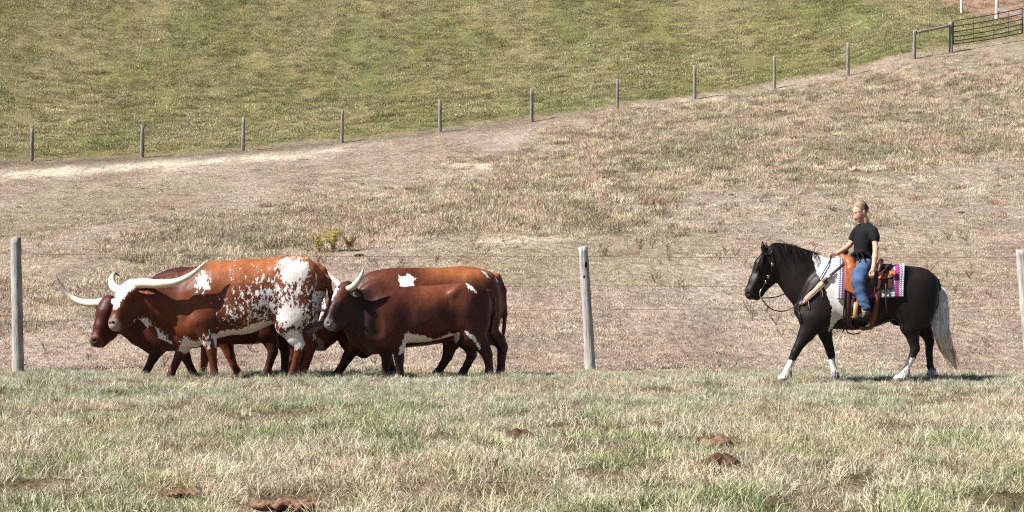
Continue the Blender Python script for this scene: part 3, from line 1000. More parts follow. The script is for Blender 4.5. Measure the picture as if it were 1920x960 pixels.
for q in ((215.5, 605, 3.4, .25), (208.5, 605, 2.4, .17)):
    c = mixc(c, np.array((.015, .01, .009)), np.where((side > q[3] - .06) & (px < 225), sstep(q[2] + .8, q[2] - .8, np.hypot(px - q[0], py - q[1])), 0))
c = mixc(c, np.array((.05, .02, .012)), sstep(5.0, 3.2, np.hypot((px - 247.5) * 0.8, py - 563)) * (side > .12) * 0.8)
c = hoof_colors(V, c)
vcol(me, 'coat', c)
A = link('longhorn_steer', me, M_COW)
tag(A, 'red and white speckled longhorn steer with white rump and long sweeping ivory horns', 'cattle', 'cattle walking along the fence')
horn(A, D, [(252, 533, .12), (268, 531, .20), (300, 532, .32), (335, 527, .40), (362, 513, .43), (380, 497, .42), (391, 487, .41)], 9.6, dark_from=1.3)
horn(A, D, [(236, 545, .02), (226, 544, -.10), (214, 535, -.28), (212, 520, -.42), (219, 513, -.54), (227, 518, -.62)], 9.6, dark_from=.80)
eye(A, D, (247.5, 563.5, .232), 2.5); eye(A, D, (219.5, 562, .055), 2.2)
switch(A, D, [(614, 596, .08), (611, 604, .08), (600, 609, .09), (586, 615, .10), (572, 622, .11)], 260, .034, M_SWITCH_PALE, .009, 3)

# ---- plain red longhorn behind it, head low, one horn reaching left ------
D = 25.2
SHEAR[:] = [390, 0.07]
s = Solid(D, 0.0145)
s.loft([(262, 570, 616, .08), (278, 535, 639, .18), (302, 512, 656, .26), (330, 502, 658, .31), (370, 501, 652, .34), (420, 503, 646, .35), (460, 503, 645, .34), (495, 502, 638, .31), (525, 509, 622, .25), (545, 530, 594, .12)], k=.05)
s.chain([(310, 572, 0, 58, .48), (275, 582, 0.0, 46, .46), (245, 588, 0.03, 36, .5), (222, 588, .06, 27, .6)], .06)
s.chain([(225, 612, .05, 10, .5), (258, 632, .02, 14, .35), (290, 650, 0, 17, .35)], .04)
for sd in (1, -1):
    s.seg((318, 555, .20 * sd), (328, 610, .21 * sd), 31, 26, .4, .36, .08)
    s.seg((508, 540, .17 * sd), (505, 590, .19 * sd), 36, 36, .5, .45, .10)
leg(s, [(326, 612, .20, 27, .6), (338, 645, .19, 19, .75), (349, 670, .18, 12, .95), (357, 688, .18, 9, .9), (362, 698, .18, 9.5, 1), (364, 704, .18, 11, 1)])
leg(s, [(318, 612, -.20, 27, .6), (301, 647, -.18, 20, .75), (289, 670, -.17, 12.5, .95), (280, 688, -.17, 9.5, .9), (275, 697, -.17, 9.5, 1), (271, 703, -.17, 11, 1)])
leg(s, [(504, 600, .19, 36, .5), (498, 622, .20, 27, .6), (508, 645, .19, 17, .7), (511, 660, .19, 12.5, .85), (505, 680, .18, 9.5, .9), (500, 696, .18, 10, 1), (497, 704, .18, 11, 1)])
leg(s, [(512, 600, -.19, 34, .5), (518, 625, -.19, 25, .6), (531, 648, -.18, 15, .7), (534, 661, -.17, 12, .85), (533, 682, -.17, 9.5, .9), (533, 696, -.17, 10, 1), (530, 704, -.17, 11, 1)])
lt = turn(28)
s.chain([(208, 570, .05, 16, 1.25), (203, 586, .09, 19, 1.02), (194, 612, .14, 14.5, .92), (186, 634, .18, 11.5, 1.05), (184, 640, .19, 11, 1.1)], .04, lt)
s.chain([(223, 598, .06, 20, .80), (208, 624, .11, 13, .72), (194, 645, .16, 7, 1.0)], .04, lt)
s.seg((207, 562, .04), (198, 570, .08), 8, 8, 2.0, 1.8, .04, lt)
for e in ((213, 592, .165, 5.0), (186, 588, .02, 4.6)):
    s.seg(e[:3], (e[0] - 1, e[1] + 2, e[2]), e[3], e[3], 1, 1, .03)
s.seg((192, 572, -.06), (183, 578, -.16), 5, 3, .5, .5, .015, (0.2, .3, .8))
s.seg((174, 649, .20), (197, 645, .26), 1.0, .8, 1, 1, .012, sub=True)
s.seg((181.5, 638, .245), (180, 638, .27), 2.4, 2.2, 1, 1, .012, sub=True)
s.chain([(540, 520, 0, 8, 1), (549, 540, 0, 5, 1), (551, 580, 0, 4, 1), (549, 620, 0, 3.8, 1)], .03)
me = s.build('red_longhorn')
V = s.V; px, py = pxpy(V, D); side = D - V[:, 1]
c = coat_base(V, (.055, .012, .008), (.100, .022, .012))
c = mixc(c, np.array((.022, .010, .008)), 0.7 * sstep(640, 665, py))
nb = fbm(V[:, 0] * 22, V[:, 1] * 22, V[:, 2] * 22, 8, 3)
c = mixc(c, np.array((.24, .085, .055)), np.where(px < 215, sstep(18, 14, np.hypot(px - 180, py - 643) + (nb - .5) * 5), 0) * .8)
c = mixc(c, np.array((.045, .030, .028)), np.where(px < 215, sstep(14, 11, np.hypot(px - 180, py - 643) + (nb - .5) * 5), 0) * .95)
vfloat(me, 'white', np.full(len(V), -1.0))
c = mixc(c, np.array((.012, .008, .007)), np.where(px < 190, sstep(4.0, 2.6, np.hypot(px - 181, py - 638)), 0))
c = hoof_colors(V, c); vcol(me, 'coat', c)
B = link('red_longhorn', me, M_COW)
tag(B, 'dark red longhorn with lowered plain face, walking behind the speckled steer', 'cattle', 'cattle walking along the fence')
horn(B, D, [(205, 566, .0), (190, 567, -.10), (168, 568, -.20), (146, 562, -.26), (127, 546, -.28), (115, 528, -.28), (109, 513, -.27)], 8.2, tip=(.28, .26, .26), dark_from=.66)
horn(B, D, [(208, 566, .08), (224, 568, .18), (240, 572, .24), (256, 572, .28), (272, 566, .30)], 7.5, dark_from=.8)
eye(B, D, (213, 593.5, .193), 2.4); eye(B, D, (184, 590, .05), 2.0)
switch(B, D, [(549, 612, 0), (548, 630, 0), (546, 655, 0)], 70, .02, M_SWITCH_DARK, .008, 4)

# ---- steer almost hidden behind those two --------------------------------
D = 26.05
SHEAR[:] = [460, 0.08]
s = Solid(D, 0.016)
s.loft([(362, 560, 621, .10), (378, 535, 644, .2), (400, 522, 651, .27), (440, 518, 646, .31), (480, 518, 645, .32), (520, 517, 636, .30), (550, 522, 624, .25), (572, 540, 601, .13)], k=.05)
s.chain([(400, 575, 0, 50, .5), (370, 578, 0, 40, .5), (348, 580, .02, 28, .6)], .06)
s.chain([(340, 566, .02, 16, 1.2), (334, 585, .04, 17, 1.0), (327, 606, .06, 13, .9), (322, 620, .08, 11, 1.05)], .04, turn(15))
for sd in (1, -1):
    s.seg((404, 560, .19 * sd), (408, 612, .19 * sd), 29, 25, .4, .36, .08)
    s.seg((540, 550, .16 * sd), (540, 595, .18 * sd), 32, 32, .5, .45, .10)
leg(s, [(410, 612, .19, 26, .6), (424, 642, .18, 17, .75), (431, 665, .18, 12, .95), (438, 684, .18, 9, .9), (444, 695, .18, 9.5, 1), (447, 700, .18, 10.5, 1)])
leg(s, [(402, 612, -.19, 26, .6), (391, 645, -.18, 17, .75), (386, 668, -.17, 11.5, .95), (383, 686, -.17, 9, .9), (381, 695, -.17, 9.5, 1), (379, 700, -.17, 10.5, 1)])
leg(s, [(538, 600, .18, 32, .5), (534, 622, .18, 24, .6), (546, 646, .17, 14, .7), (548, 660, .17, 11, .85), (545, 690, .17, 9, .9), (543, 700, .17, 10.5, 1)])
leg(s, [(546, 600, -.18, 32, .5), (552, 622, -.18, 24, .6), (566, 648, -.17, 14, .7), (568, 660, -.17, 11, .85), (566, 690, -.17, 9, .9), (564, 700, -.17, 10.5, 1)])
s.chain([(568, 532, 0, 7, 1), (575, 560, 0, 4.5, 1), (576, 600, 0, 4, 1)], .03)
me = s.build('red_steer')
V = s.V
c = hoof_colors(V, coat_base(V, (.13, .034, .016), (.19, .05, .02)))
vcol(me, 'coat', c); vfloat(me, 'white', np.full(len(V), -1.0))
E = link('red_steer', me, M_COW)
tag(E, 'red steer hidden behind the speckled longhorn, only its brown legs showing below', 'cattle', 'cattle walking along the fence')
eye(E, D, (343, 583, .15), 2.2)

# ---- dark red steer with short upturned horns ----------------------------
D = 24.4
SHEAR[:] = [790, 0.34]
s = Solid(D, 0.0135)
s.loft([(662, 575, 623, .09), (676, 555, 645, .19), (696, 546, 660, .26), (724, 541, 658, .305), (760, 538, 644, .32), (800, 538, 641, .33), (838, 534, 633, .31), (872, 532, 623, .30), (900, 539, 611, .24), (918, 556, 597, .14), (926, 572, 583, .05)], k=.05)
s.chain([(712, 590, 0, 54, .52), (690, 588, 0.02, 46, .5), (670, 578, .06, 34, .55), (658, 568, .09, 27, .62)], .06)
s.chain([(652, 598, .08, 12, .5), (672, 630, .03, 15, .38), (695, 648, 0, 14, .4), (722, 646, 0, 12, .5)], .045)
for sd in (1, -1):
    s.seg((734, 585, .20 * sd), (739, 618, .20 * sd), 26, 25, .38, .36, .12)
    s.seg((885, 565, .18 * sd), (885, 605, .20 * sd), 34, 33, .5, .45, .10)
    s.seg((858, 545, .20 * sd), (852, 550, .21 * sd), 8, 8, 1, 1, .10)
s.seg((712, 552, 0), (745, 546, 0), 14, 9, .8, .8, .06)
carve(s, [((846, 568, .345), (850, 605, .355), 20, .42, .07), ((765, 572, .335), (768, 625, .36), 10, .42, .06), ((704, 590, .30), (710, 622, .29), 8, .45, .08)])
for sd in (1, -1):
    s.seg((862, 542, .20 * sd), (858, 546, .21 * sd), 6, 6, 1, 1, .06)
    s.seg((912, 560, .11 * sd), (915, 567, .11 * sd), 6, 5, 1, 1, .05)
s.seg((770, 543, 0), (880, 538, 0), 5, 5, .7, .7, .05)
leg(s, [(740, 620, .21, 28, .6), (747, 645, .20, 17, .75), (749, 670, .20, 12, .95), (750, 690, .20, 9, .9), (751, 699, .20, 9.5, 1), (751, 707, .20, 11.5, 1)])
leg(s, [(732, 620, -.20, 27, .6), (728, 648, -.19, 17, .75), (726, 672, -.18, 12, .95), (724, 690, -.18, 9, .9), (723, 698, -.18, 9.5, 1), (721, 706, -.18, 11.5, 1)])
leg(s, [(885, 610, .20, 35, .5), (888, 630, .21, 29, .6), (905, 652, .20, 18, .7), (913, 667, .20, 13.5, .85), (916, 685, .20, 10, .9), (917, 698, .20, 10, 1), (914, 708, .20, 11.5, 1)])
leg(s, [(875, 610, -.20, 33, .5), (872, 635, -.20, 25, .6), (882, 655, -.19, 16, .7), (884, 667, -.19, 12.5, .85), (876, 685, -.18, 9.5, .9), (869, 697, -.18, 10, 1), (865, 706, -.18, 11.5, 1)])
lt = turn(40)
s.chain([(656, 543, .09, 16, 1.25), (648, 560, .13, 19, 1.0), (636, 583, .19, 14.5, .92), (627, 601, .24, 11.5, 1.05), (625, 607, .25, 10.8, 1.1)], .04, lt)
s.chain([(668, 574, .09, 20, .80), (648, 600, .16, 14, .72), (634, 613, .22, 7.5, 1.0)], .04, lt)
s.seg((653, 536, .07), (644, 544, .12), 8, 8, 1.9, 1.8, .04, lt)
for e in ((645, 563, .235, 4.8), (631, 562, .09, 4.6)):
    s.seg(e[:3], (e[0] - 1, e[1] + 2, e[2]), e[3], e[3], 1, 1, .03)
s.seg((664, 547, .20), (672, 551, .25), 5.5, 7.5, .5, .6, .02, (0.3, -.9, .2)); s.seg((672, 551, .25), (681, 556, .29), 7.5, 2.0, .6, .5, .015, (0.3, -.9, .2))
s.seg((640, 545, .0), (633, 549, -.08), 5, 3, .5, .5, .015, (0.2, .3, .8))
s.seg((614, 616, .26), (637, 611, .31), 1.0, .8, 1, 1, .012, sub=True)
s.seg((621.5, 604, .30), (620, 604, .325), 2.2, 2.0, 1, 1, .012, sub=True)
s.chain([(915, 550, 0, 8, 1), (924, 562, .02, 5.5, 1), (926, 590, .05, 4.4, 1), (920, 620, .08, 3.8, 1), (922, 634, .08, 3.2, 1)], .03)
me = s.build('dark_steer')
V = s.V; px, py = pxpy(V, D); side = D - V[:, 1]
n1 = fbm(V[:, 0] * 14, V[:, 1] * 14, V[:, 2] * 14, 28, 3, .55)
c = coat_base(V, (.045, .011, .007), (.085, .021, .010))
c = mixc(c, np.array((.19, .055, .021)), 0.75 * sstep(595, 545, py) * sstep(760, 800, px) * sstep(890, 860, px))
c = mixc(c, np.array((.022, .009, .007)), 0.75 * np.clip(sstep(635, 665, py) + sstep(725, 690, px), 0, 1))  # dark neck and legs, with shade of neck and underside painted in
wp = np.maximum.reduce([inpoly(px, py, [(873, 533), (885, 536), (893, 549), (886, 548), (880, 543)]),
                        inpoly(px, py, [(756, 636), (764, 622), (776, 627), (792, 629), (815, 638), (842, 626), (862, 624), (862, 640), (830, 655), (760, 660), (748, 665), (750, 652)]),
                        inpoly(px, py, [(871, 622), (878, 623), (889, 633), (899, 648), (902, 659), (898, 658), (892, 646), (886, 641)]) + np.where(side > 0, 0, -20),
                        np.where((side > .02) & (px < 645), inpoly(px, py, [(634, 537), (641, 541), (634, 549), (626, 562), (622, 561), (628, 545)]), -9)])
vfloat(me, 'white', patch(wp, .05))
c = mixc(c, np.array((.13, .030, .015)), np.where((px < 655) & (py < 565) & (wp < -2), 0.6, 0))
c = mixc(c, np.array((.20, .17, .16)), np.where(side > .1, sstep(15, 9, np.hypot(px - 622, py - 608) + (n1 - .5) * 6), 0) * .85)
c = mixc(c, np.array((.42, .34, .27)), np.where((side > .22) & (px > 660) & (px < 684) & (py > 542), sstep(7, 3, np.hypot(px - 671, (py - 552) * 1.2)) * (n1 > .48), 0) * .8)
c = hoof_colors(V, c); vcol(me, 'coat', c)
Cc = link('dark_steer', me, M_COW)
tag(Cc, 'dark chestnut steer with short upturned horns and a small white star', 'cattle', 'cattle walking along the fence')
horn(Cc, D, [(655, 542, .17), (664, 538, .22), (674, 527, .26), (681, 514, .27), (686, 499, .26)], 6.8, dark_from=.86, base=(.52, .47, .42))
horn(Cc, D, [(646, 543, .06), (640, 533, .0), (632, 524, -.05), (625, 516, -.08), (620, 508, -.09)], 6.6, dark_from=1.3, base=(.70, .56, .48))
eye(Cc, D, (643.5, 563.5, .268), 2.5); eye(Cc, D, (629, 563, .12), 2.0)
switch(Cc, D, [(921, 624, .08), (926, 640, .09), (936, 655, .10), (944, 672, .10)], 110, .018, M_SWITCH_DARK, .007, 5)

# ---- large chestnut steer behind it --------------------------------------
D = 25.45
SHEAR[:] = [800, 0.27]
s = Solid(D, 0.0145)
s.loft([(655, 560, 622, .10), (668, 532, 647, .2), (692, 512, 660, .27), (722, 504, 662, .34), (760, 502, 652, .375), (800, 502, 648, .385), (838, 501, 642, .375), (870, 499, 635, .35), (902, 504, 622, .30), (926, 515, 610, .23), (940, 538, 596, .13), (945, 560, 582, .05)], k=.05)
s.chain([(700, 580, 0, 60, .5), (672, 584, 0.0, 48, .48), (648, 588, .02, 36, .52), (632, 586, .04, 27, .6)], .06)
s.chain([(640, 620, .03, 12, .5), (658, 640, .02, 16, .38), (685, 655, 0, 16, .4)], .045)
for sd in (1, -1):
    s.seg((705, 560, .22 * sd), (700, 618, .22 * sd), 32, 27, .4, .36, .08)
    s.seg((895, 545, .20 * sd), (900, 600, .22 * sd), 38, 38, .5, .45, .10)
leg(s, [(695, 618, .21, 28, .6), (668, 646, .20, 20, .75), (655, 668, .20, 13, .95), (644, 687, .19, 10, .9), (637, 697, .19, 10, 1), (632, 703, .19, 11.5, 1)])
leg(s, [(706, 618, -.21, 28, .6), (720, 650, -.20, 18, .75), (729, 672, -.19, 12, .95), (736, 690, -.19, 9.5, .9), (740, 698, -.19, 10, 1), (741, 703, -.19, 11, 1)])
leg(s, [(898, 605, .21, 38, .5), (912, 625, .21, 28, .6), (935, 640, .20, 17, .7), (942, 653, .20, 13.5, .85), (940, 675, .20, 10.5, .9), (939, 694, .20, 10, 1), (937, 703, .20, 12, 1)])
leg(s, [(880, 605, -.20, 36, .5), (848, 635, -.20, 26, .6), (842, 655, -.19, 16, .7), (839, 668, -.19, 13, .85), (831, 683, -.18, 10, .9), (823, 695, -.18, 10, 1), (818, 702, -.18, 11.5, 1)])
lt = turn(22)
s.chain([(628, 566, .05, 17, 1.25), (619, 584, .08, 20, 1.02), (610, 612, .12, 15.5, .92), (603, 636, .16, 12.2, 1.05), (602, 644, .17, 11.6, 1.1)], .04, lt)
s.chain([(637, 596, .06, 20, .80), (624, 628, .10, 14, .72), (612, 648, .14, 7.5, 1.0)], .04, lt)
for e in ((627, 588, .17, 5.0), (604, 590, .02, 4.8)):
    s.seg(e[:3], (e[0] - 1, e[1] + 2, e[2]), e[3], e[3], 1, 1, .03)
s.seg((592, 654, .18), (614, 650, .24), 1.0, .8, 1, 1, .012, sub=True)
s.seg((599.5, 642, .225), (598, 642, .25), 2.4, 2.2, 1, 1, .012, sub=True)
s.chain([(932, 520, 0, 8, 1), (944, 545, 0, 5.5, 1), (947, 590, 0, 4.4, 1), (944, 625, 0, 4, 1)], .03)
me = s.build('chestnut_steer')
V = s.V; px, py = pxpy(V, D); side = D - V[:, 1]
n1 = fbm(V[:, 0] * 14, V[:, 1] * 14, V[:, 2] * 14, 38, 3, .6)
n3 = fbm(V[:, 0] * 22, V[:, 1] * 22, V[:, 2] * 22, 39, 3, .6)
c = coat_base(V, (.075, .018, .009), (.14, .036, .014))
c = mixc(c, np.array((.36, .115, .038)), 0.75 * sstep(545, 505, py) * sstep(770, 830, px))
c = mixc(c, np.array((.025, .010, .007)), 0.7 * sstep(635, 668, py) * (px > 640))  # dark legs; shade under the body is painted into the coat too
wp = np.maximum.reduce([inpoly(px, py, [(748, 516), (756, 520), (764, 514), (774, 518), (782, 522), (775, 528), (780, 545), (752, 545), (750, 530)]) - 12 * (n3 > .70),
                        inpoly(px, py, [(904, 508), (912, 512), (918, 521), (912, 519)]), inpoly(px, py, [(928, 520), (932, 523), (933, 530), (929, 527)])])
fw_ = np.where((px < 625) & (side > -.1), inpoly(px, py, [(590, 555), (612, 548), (617, 575), (611, 590), (604, 600), (590, 612)]), -9)
wp = np.maximum(wp, np.where(fw_ > 0, fw_ * np.where(n3 > .58, -1, 1), -9))
vfloat(me, 'white', patch(wp, .06))
c = mixc(c, np.array((.22, .06, .022)), np.where((px < 622) & (py > 600) & (py < 640), .5, 0))
c = mixc(c, np.array((.30, .25, .23)), np.where(px < 625, sstep(17, 12, np.hypot(px - 598, py - 646) + (n1 - .5) * 5), 0) * .9)
c = mixc(c, np.array((.012, .008, .007)), np.where(px < 612, sstep(4.4, 3.0, np.hypot(px - 599, py - 643)), 0))
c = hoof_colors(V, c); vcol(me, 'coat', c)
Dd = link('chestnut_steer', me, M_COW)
tag(Dd, 'large chestnut steer with ragged white patch on its side and white splashed face', 'cattle', 'cattle walking along the fence')
eye(Dd, D, (625, 590, .205), 2.4); eye(Dd, D, (606, 594, .09), 2.2)
horn(Dd, D, [(634, 566, .12), (648, 562, .20), (662, 556, .26), (672, 548, .28)], 6.2, dark_from=.8)
switch(Dd, D, [(944, 618, 0), (944, 640, 0), (946, 668, .02)], 90, .018, M_SWITCH_DARK, .007, 6)

SHEAR[:] = [960, 0.0]

# ------------------------------------------------------------------ pinto horse
HD = 23.3
D = HD
s = Solid(D, 0.0125)
s.loft([(1490, 575, 590, .05), (1500, 545, 603, .14), (1516, 515, 614, .20), (1536, 492, 619, .245), (1562, 484, 617, .27), (1600, 494, 619, .30), (1640, 501, 613, .31), (1672, 502, 602, .305), (1700, 498, 599, .30), (1726, 503, 598, .27), (1745, 516, 596, .21), (1757, 538, 578, .10)], n=2.1, k=.05, pear=.08)
s.chain([(1542, 548, 0, 60, .42), (1515, 525, 0, 50, .36), (1490, 505, 0, 40.5, .34), (1468, 489, .01, 30.5, .36), (1452, 481, .015, 22, .5)], .06)
# head, almost in profile
lt = turn(10)
s.chain([(1444, 480, .02, 17, .62), (1432, 500, .03, 18.5, .62), (1418, 528, .05, 14.0, .60), (1409, 546, .06, 11.8, .68), (1408, 551, .06, 11.3, .72)], .04, lt)
s.chain([(1449, 503, .02, 20, .46), (1440, 520, .035, 17, .45), (1424, 548, .055, 8.5, .6), (1420, 557, .06, 6.5, .75)], .04, lt)
s.seg((1421, 501, .135), (1420, 503, .135), 4.2, 4.2, .7, .7, .02)
s.seg((1419, 501, -.07), (1418, 503, -.07), 4.2, 4.2, .7, .7, .02)
s.seg((1433, 474, .07), (1431, 463, .08), 5.4, 5.2, .7, .6, .012); s.seg((1431, 463, .08), (1429, 450.5, .08), 5.2, .8, .6, .6, .01)
s.seg((1436, 472, -.04), (1437, 463, -.05), 4.6, 4.2, .7, .6, .012); s.seg((1437, 463, -.05), (1436, 454, -.05), 4.2, .8, .6, .6, .01)
s.seg((1403.5, 549, .105), (1403, 554, .13), 2.4, 3.0, 1, 1, .008, sub=True)
s.seg((1400, 560.5, .10), (1418, 557, .125), .9, .8, 1, 1, .01, sub=True)
s.seg((1421, 520, .115), (1408, 545, .115), 3.5, 3.0, .6, .6, .05)      # facial crest
for sd in (1, -1):
    s.seg((1545, 545, .17 * sd), (1522, 595, .19 * sd), 26, 26, .34, .40, .12)
    s.seg((1532, 600, .19 * sd), (1545, 585, .20 * sd), 24, 22, .5, .5, .08)
    s.seg((1722, 540, .17 * sd), (1715, 585, .21 * sd), 38, 36, .5, .45, .10)
    s.seg((1690, 508, .20 * sd), (1684, 514, .21 * sd), 9, 9, 1, 1, .12)
# legs: near fore reaching forward, far fore under the body, hind legs
leg(s, [(1527, 598, .19, 26, .62), (1512, 626, .19, 19, .72), (1498, 648, .19, 12.5, .9), (1491, 661, .19, 11, .95), (1486, 672, .19, 9, .95), (1478, 690, .19, 8, .95), (1472, 704, .19, 9.5, 1.1), (1468, 712, .19, 9, 1.1)], thin=0.74)
leg(s, [(1540, 600, -.18, 24, .62), (1548, 628, -.18, 15.5, .75), (1555, 652, -.18, 11.5, .9), (1558, 664, -.18, 10.5, .95), (1560, 676, -.18, 8, .95), (1564, 694, -.18, 7.8, .95), (1567, 705, -.18, 9.5, 1.1), (1566, 712, -.18, 9, 1.1)], thin=0.74)
leg(s, [(1714, 590, .20, 35, .5), (1707, 612, .21, 24, .6), (1712, 636, .20, 14.5, .75), (1716, 653, .20, 12, .85), (1710, 670, .20, 9, .9), (1699, 692, .20, 8, .95), (1692, 706, .20, 9.5, 1.1), (1686, 712, .20, 9, 1.1)], thin=0.74)
leg(s, [(1722, 590, -.20, 33, .5), (1728, 610, -.20, 24, .6), (1739, 628, -.19, 15, .75), (1743, 640, -.19, 12, .85), (1742, 660, -.19, 9, .9), (1744, 686, -.19, 8.5, .95), (1750, 702, -.19, 9.5, 1.1), (1754, 710, -.19, 9, 1.1)], thin=0.74)
s.seg((1678, 603, 0), (1690, 606, 0), 7, 6, 1, 1, .05)
s.chain([(1745, 520, 0, 9, 1), (1754, 528, 0, 7, 1), (1762, 545, 0, 5.5, 1), (1765, 565, 0, 4, 1)], .03)
# hooves
for hx, hy, hs, tip in ((1464, 715.5, .19, -5), (1563, 716, -.18, -4), (1681, 716, .20, -6), (1757, 715, -.19, 3)):
    s.seg((hx + (2 if tip < 0 else -2), hy - 5, hs), (hx + tip * .3, hy, hs), 8.0, 8.6, 1.1, 1.1, .02)
me = s.build('horse')
V = s.V; px, py = pxpy(V, D); side = D - V[:, 1]
n1 = fbm(V[:, 0] * 14, V[:, 1] * 14, V[:, 2] * 14, 48, 3, .55)
c = coat_base(V, (.010, .0075, .007), (.020, .014, .012))
c = mixc(c, np.array((.040, .020, .012)), np.where(px < 1440, .25, 0) * sstep(.45, .6, n1))
c = mixc(c, np.array((.003, .002, .002)), np.where(px < 1412, sstep(4, 2.5, np.hypot(px - 1403.5, (py - 551.5) * .8)), 0))
c = mixc(c, np.array((.045, .036, .034)), np.where((px < 1425) & (py > 535), sstep(20, 10, np.hypot(px - 1402, py - 556)), 0) * .5)
wp = np.where((py > 466) & (py < 628), inpoly(px, py, [(1524, 455), (1523, 486), (1529, 500), (1532, 514), (1541, 528), (1549, 546), (1560, 578), (1557, 605), (1551, 626), (1563, 612), (1571, 600), (1595, 591), (1602, 560), (1604, 455)]), -20)
lw = np.full(len(V), -20.0)
for x0, x1, y0, sd in ((1440, 1510, 673, 1), (1540, 1590, 670, -1), (1660, 1716, 670, 1), (1716, 1775, 694, -1)):
    m = (px > x0) & (px < x1) & (side * sd > 0) & (py > 630)
    lw = np.where(m, np.maximum(lw, (py - y0 - (px - (x0 + x1) / 2) * (0.25 if sd > 0 else -.5) * (1 if x0 < 1600 else 0))), lw)
vfloat(me, 'white', np.maximum(patch(wp, .09), patch(lw, .07)))
zg = tz(V[:, 0], V[:, 1])
hoofm = sstep(.075, .05, V[:, 2] - zg)
vfl = me.attributes['white']; arr = np.empty(len(V), np.float32); vfl.data.foreach_get('value', arr); vfl.data.foreach_set('value', (arr - hoofm * 1.2).astype(np.float32))
c = mixc(c, np.array((.16, .13, .11)), hoofm)
vcol(me, 'coat', c)
horse = link('horse', me, M_HORSE)
tag(horse, 'black and white pinto horse walking left under the rider, white tail', 'horse')
eye(horse, D, (1420.5, 502, .155), 2.4); eye(horse, D, (1418.5, 502, -.09), 2.2)
HBVH = BVHTree.FromPolygons([tuple(v) for v in V], [tuple(p.vertices) for p in me.polygons])

M_MANE = hair_mat('black mane', (.005, .004, .004), (.022, .014, .011), 0.55, 0.15)
g = np.random.default_rng(5)
cs = []
crest = np.array([(1441, 462), (1450, 458.5), (1465, 460), (1482, 464), (1500, 470), (1514, 474), (1526, 479)], float)
for i in range(700):
    t_ = g.uniform(0, 1) * (len(crest) - 1); k = min(int(t_), len(crest) - 2); f = t_ - k
    x, y = crest[k] * (1 - f) + crest[k + 1] * f
    sd = g.uniform(-.03, .03); far_ = g.uniform() < 0.80
    L = g.uniform(8, 22)
    d = -1 if far_ else 1
    P = [(x, y + 2, sd), (x + g.uniform(2, 8), y - g.uniform(0.5, 4), sd + .03 * d), (x + g.uniform(4, 13), y + L * .35, sd + d * g.uniform(.09, .13)), (x + g.uniform(4, 15), y + L, sd + d * g.uniform(.12, .16))]
    if g.uniform() < .22: P = [(x, y + 2, sd), (x + 8, y - g.uniform(1, 4), sd), (x + g.uniform(12, 22), y - g.uniform(-3, 3), sd)]
    cs.append(spline(np.array([WA(q, D) for q in P]), 9))
hair('mane', cs, .006, M_MANE, horse, 7)
M_FORE = hair_mat('dark forelock', (.006, .005, .004), (.045, .022, .013), 0.5, 0.2)
cs = []
for i in range(170):
    sd = g.uniform(-.03, .09); sp = g.uniform(-5, 6)
    P = [(1439 + g.uniform(-3, 4), 464, .02 + sd * .3), (1431 + sp * .4, 478, .05 + sd * .8), (1426 + sp, 494, .07 + sd), (1424 + sp * 1.6, 500 + g.uniform(0, 16), .07 + sd * 1.05)]
    cs.append(spline(np.array([WA(q, D) for q in P]), 9))
hair('forelock', cs, .006, M_FORE, horse, 8)
# tail: pale strands, darker and yellower towards the tip
t = NT('white tail hair')
tc = t.attr('coat').outputs['Color']
M_TAIL = t.done(t.mix(tc, t.ramp(t.attr('shade').outputs['Fac'], [(0, (.92, .92, .92)), (1, (1.0, 1.0, 1.0))]), 1.0, 'MULTIPLY'), 0.5, 0.25)
mid = np.array([(1752, 527), (1762, 545), (1764, 575), (1764, 612), (1773, 648), (1793, 691)], float)
wid = np.array([3.5, 9.5, 14, 15, 14.5, 9], float)
def tail_color(V2):
    p2, y2 = pxpy(V2, D)
    cc = mixc(np.zeros((len(V2), 3)) + np.array((.93, .93, .93)), np.array((.88, .72, .50)), sstep(612, 645, y2) * .85)
    cc = mixc(cc, np.array((.22, .17, .14)), sstep(0, 10, (p2 - (1774 + (y2 - 640) * .28))) * sstep(635, 675, y2) * .8)
    st = vnoise(V2[:, 0] * 60 - V2[:, 2] * 14, V2[:, 1] * 30, V2[:, 2] * 2.5, 4)
    return mixc(cc, np.array((.50, .48, .47)), sstep(.62, .85, st) * .5)
s = Solid(D, .010)
for k in range(len(mid) - 1):
    s.seg((*mid[k], 0), (*mid[k + 1], 0), wid[k] * .92, wid[k + 1] * (.92 if k < 4 else .25), .62, .62, .02)
me = s.build('tail_hair', 1)
Vt = s.V.copy()
ridge = vnoise(Vt[:, 0] * 70 - Vt[:, 2] * 16, Vt[:, 1] * 40, Vt[:, 2] * 2, 9) - .5
Vt[:, 1] -= ridge * .012; Vt[:, 0] += ridge * .006
me.vertices.foreach_set('co', Vt.astype(np.float32).ravel()); me.update()
vcol(me, 'coat', tail_color(Vt)); vfloat(me, 'shade', vnoise(Vt[:, 0] * 90 - Vt[:, 2] * 22, Vt[:, 1] * 60, Vt[:, 2] * 2, 6))
tl = link('tail_hair', me, M_TAIL, horse)
cs = []
for i in range(200):
    q = g.uniform(-1, 1); an = g.uniform(0, np.pi)
    sd0 = math.sin(an) * .62 * D / FPX * 1.0
    end = g.uniform(0.7, 1.04)
    P = [(mid[k, 0] + math.cos(an) * wid[k] * 1.0 + g.normal(0, .8), mid[k, 1] + g.normal(0, 1.2), sd0 * wid[k] * 1.03) for k in range(len(mid))]
    Pc = spline(np.array([WA(p_, D) for p_ in P]), 26)
    cs.append(Pc[:max(8, int(26 * min(end, 1)))])
sh_ = hair('loose_strands', cs, .007, M_TAIL, tl, 9)
V2 = np.empty(len(sh_.data.vertices) * 3, np.float32); sh_.data.vertices.foreach_get('co', V2)
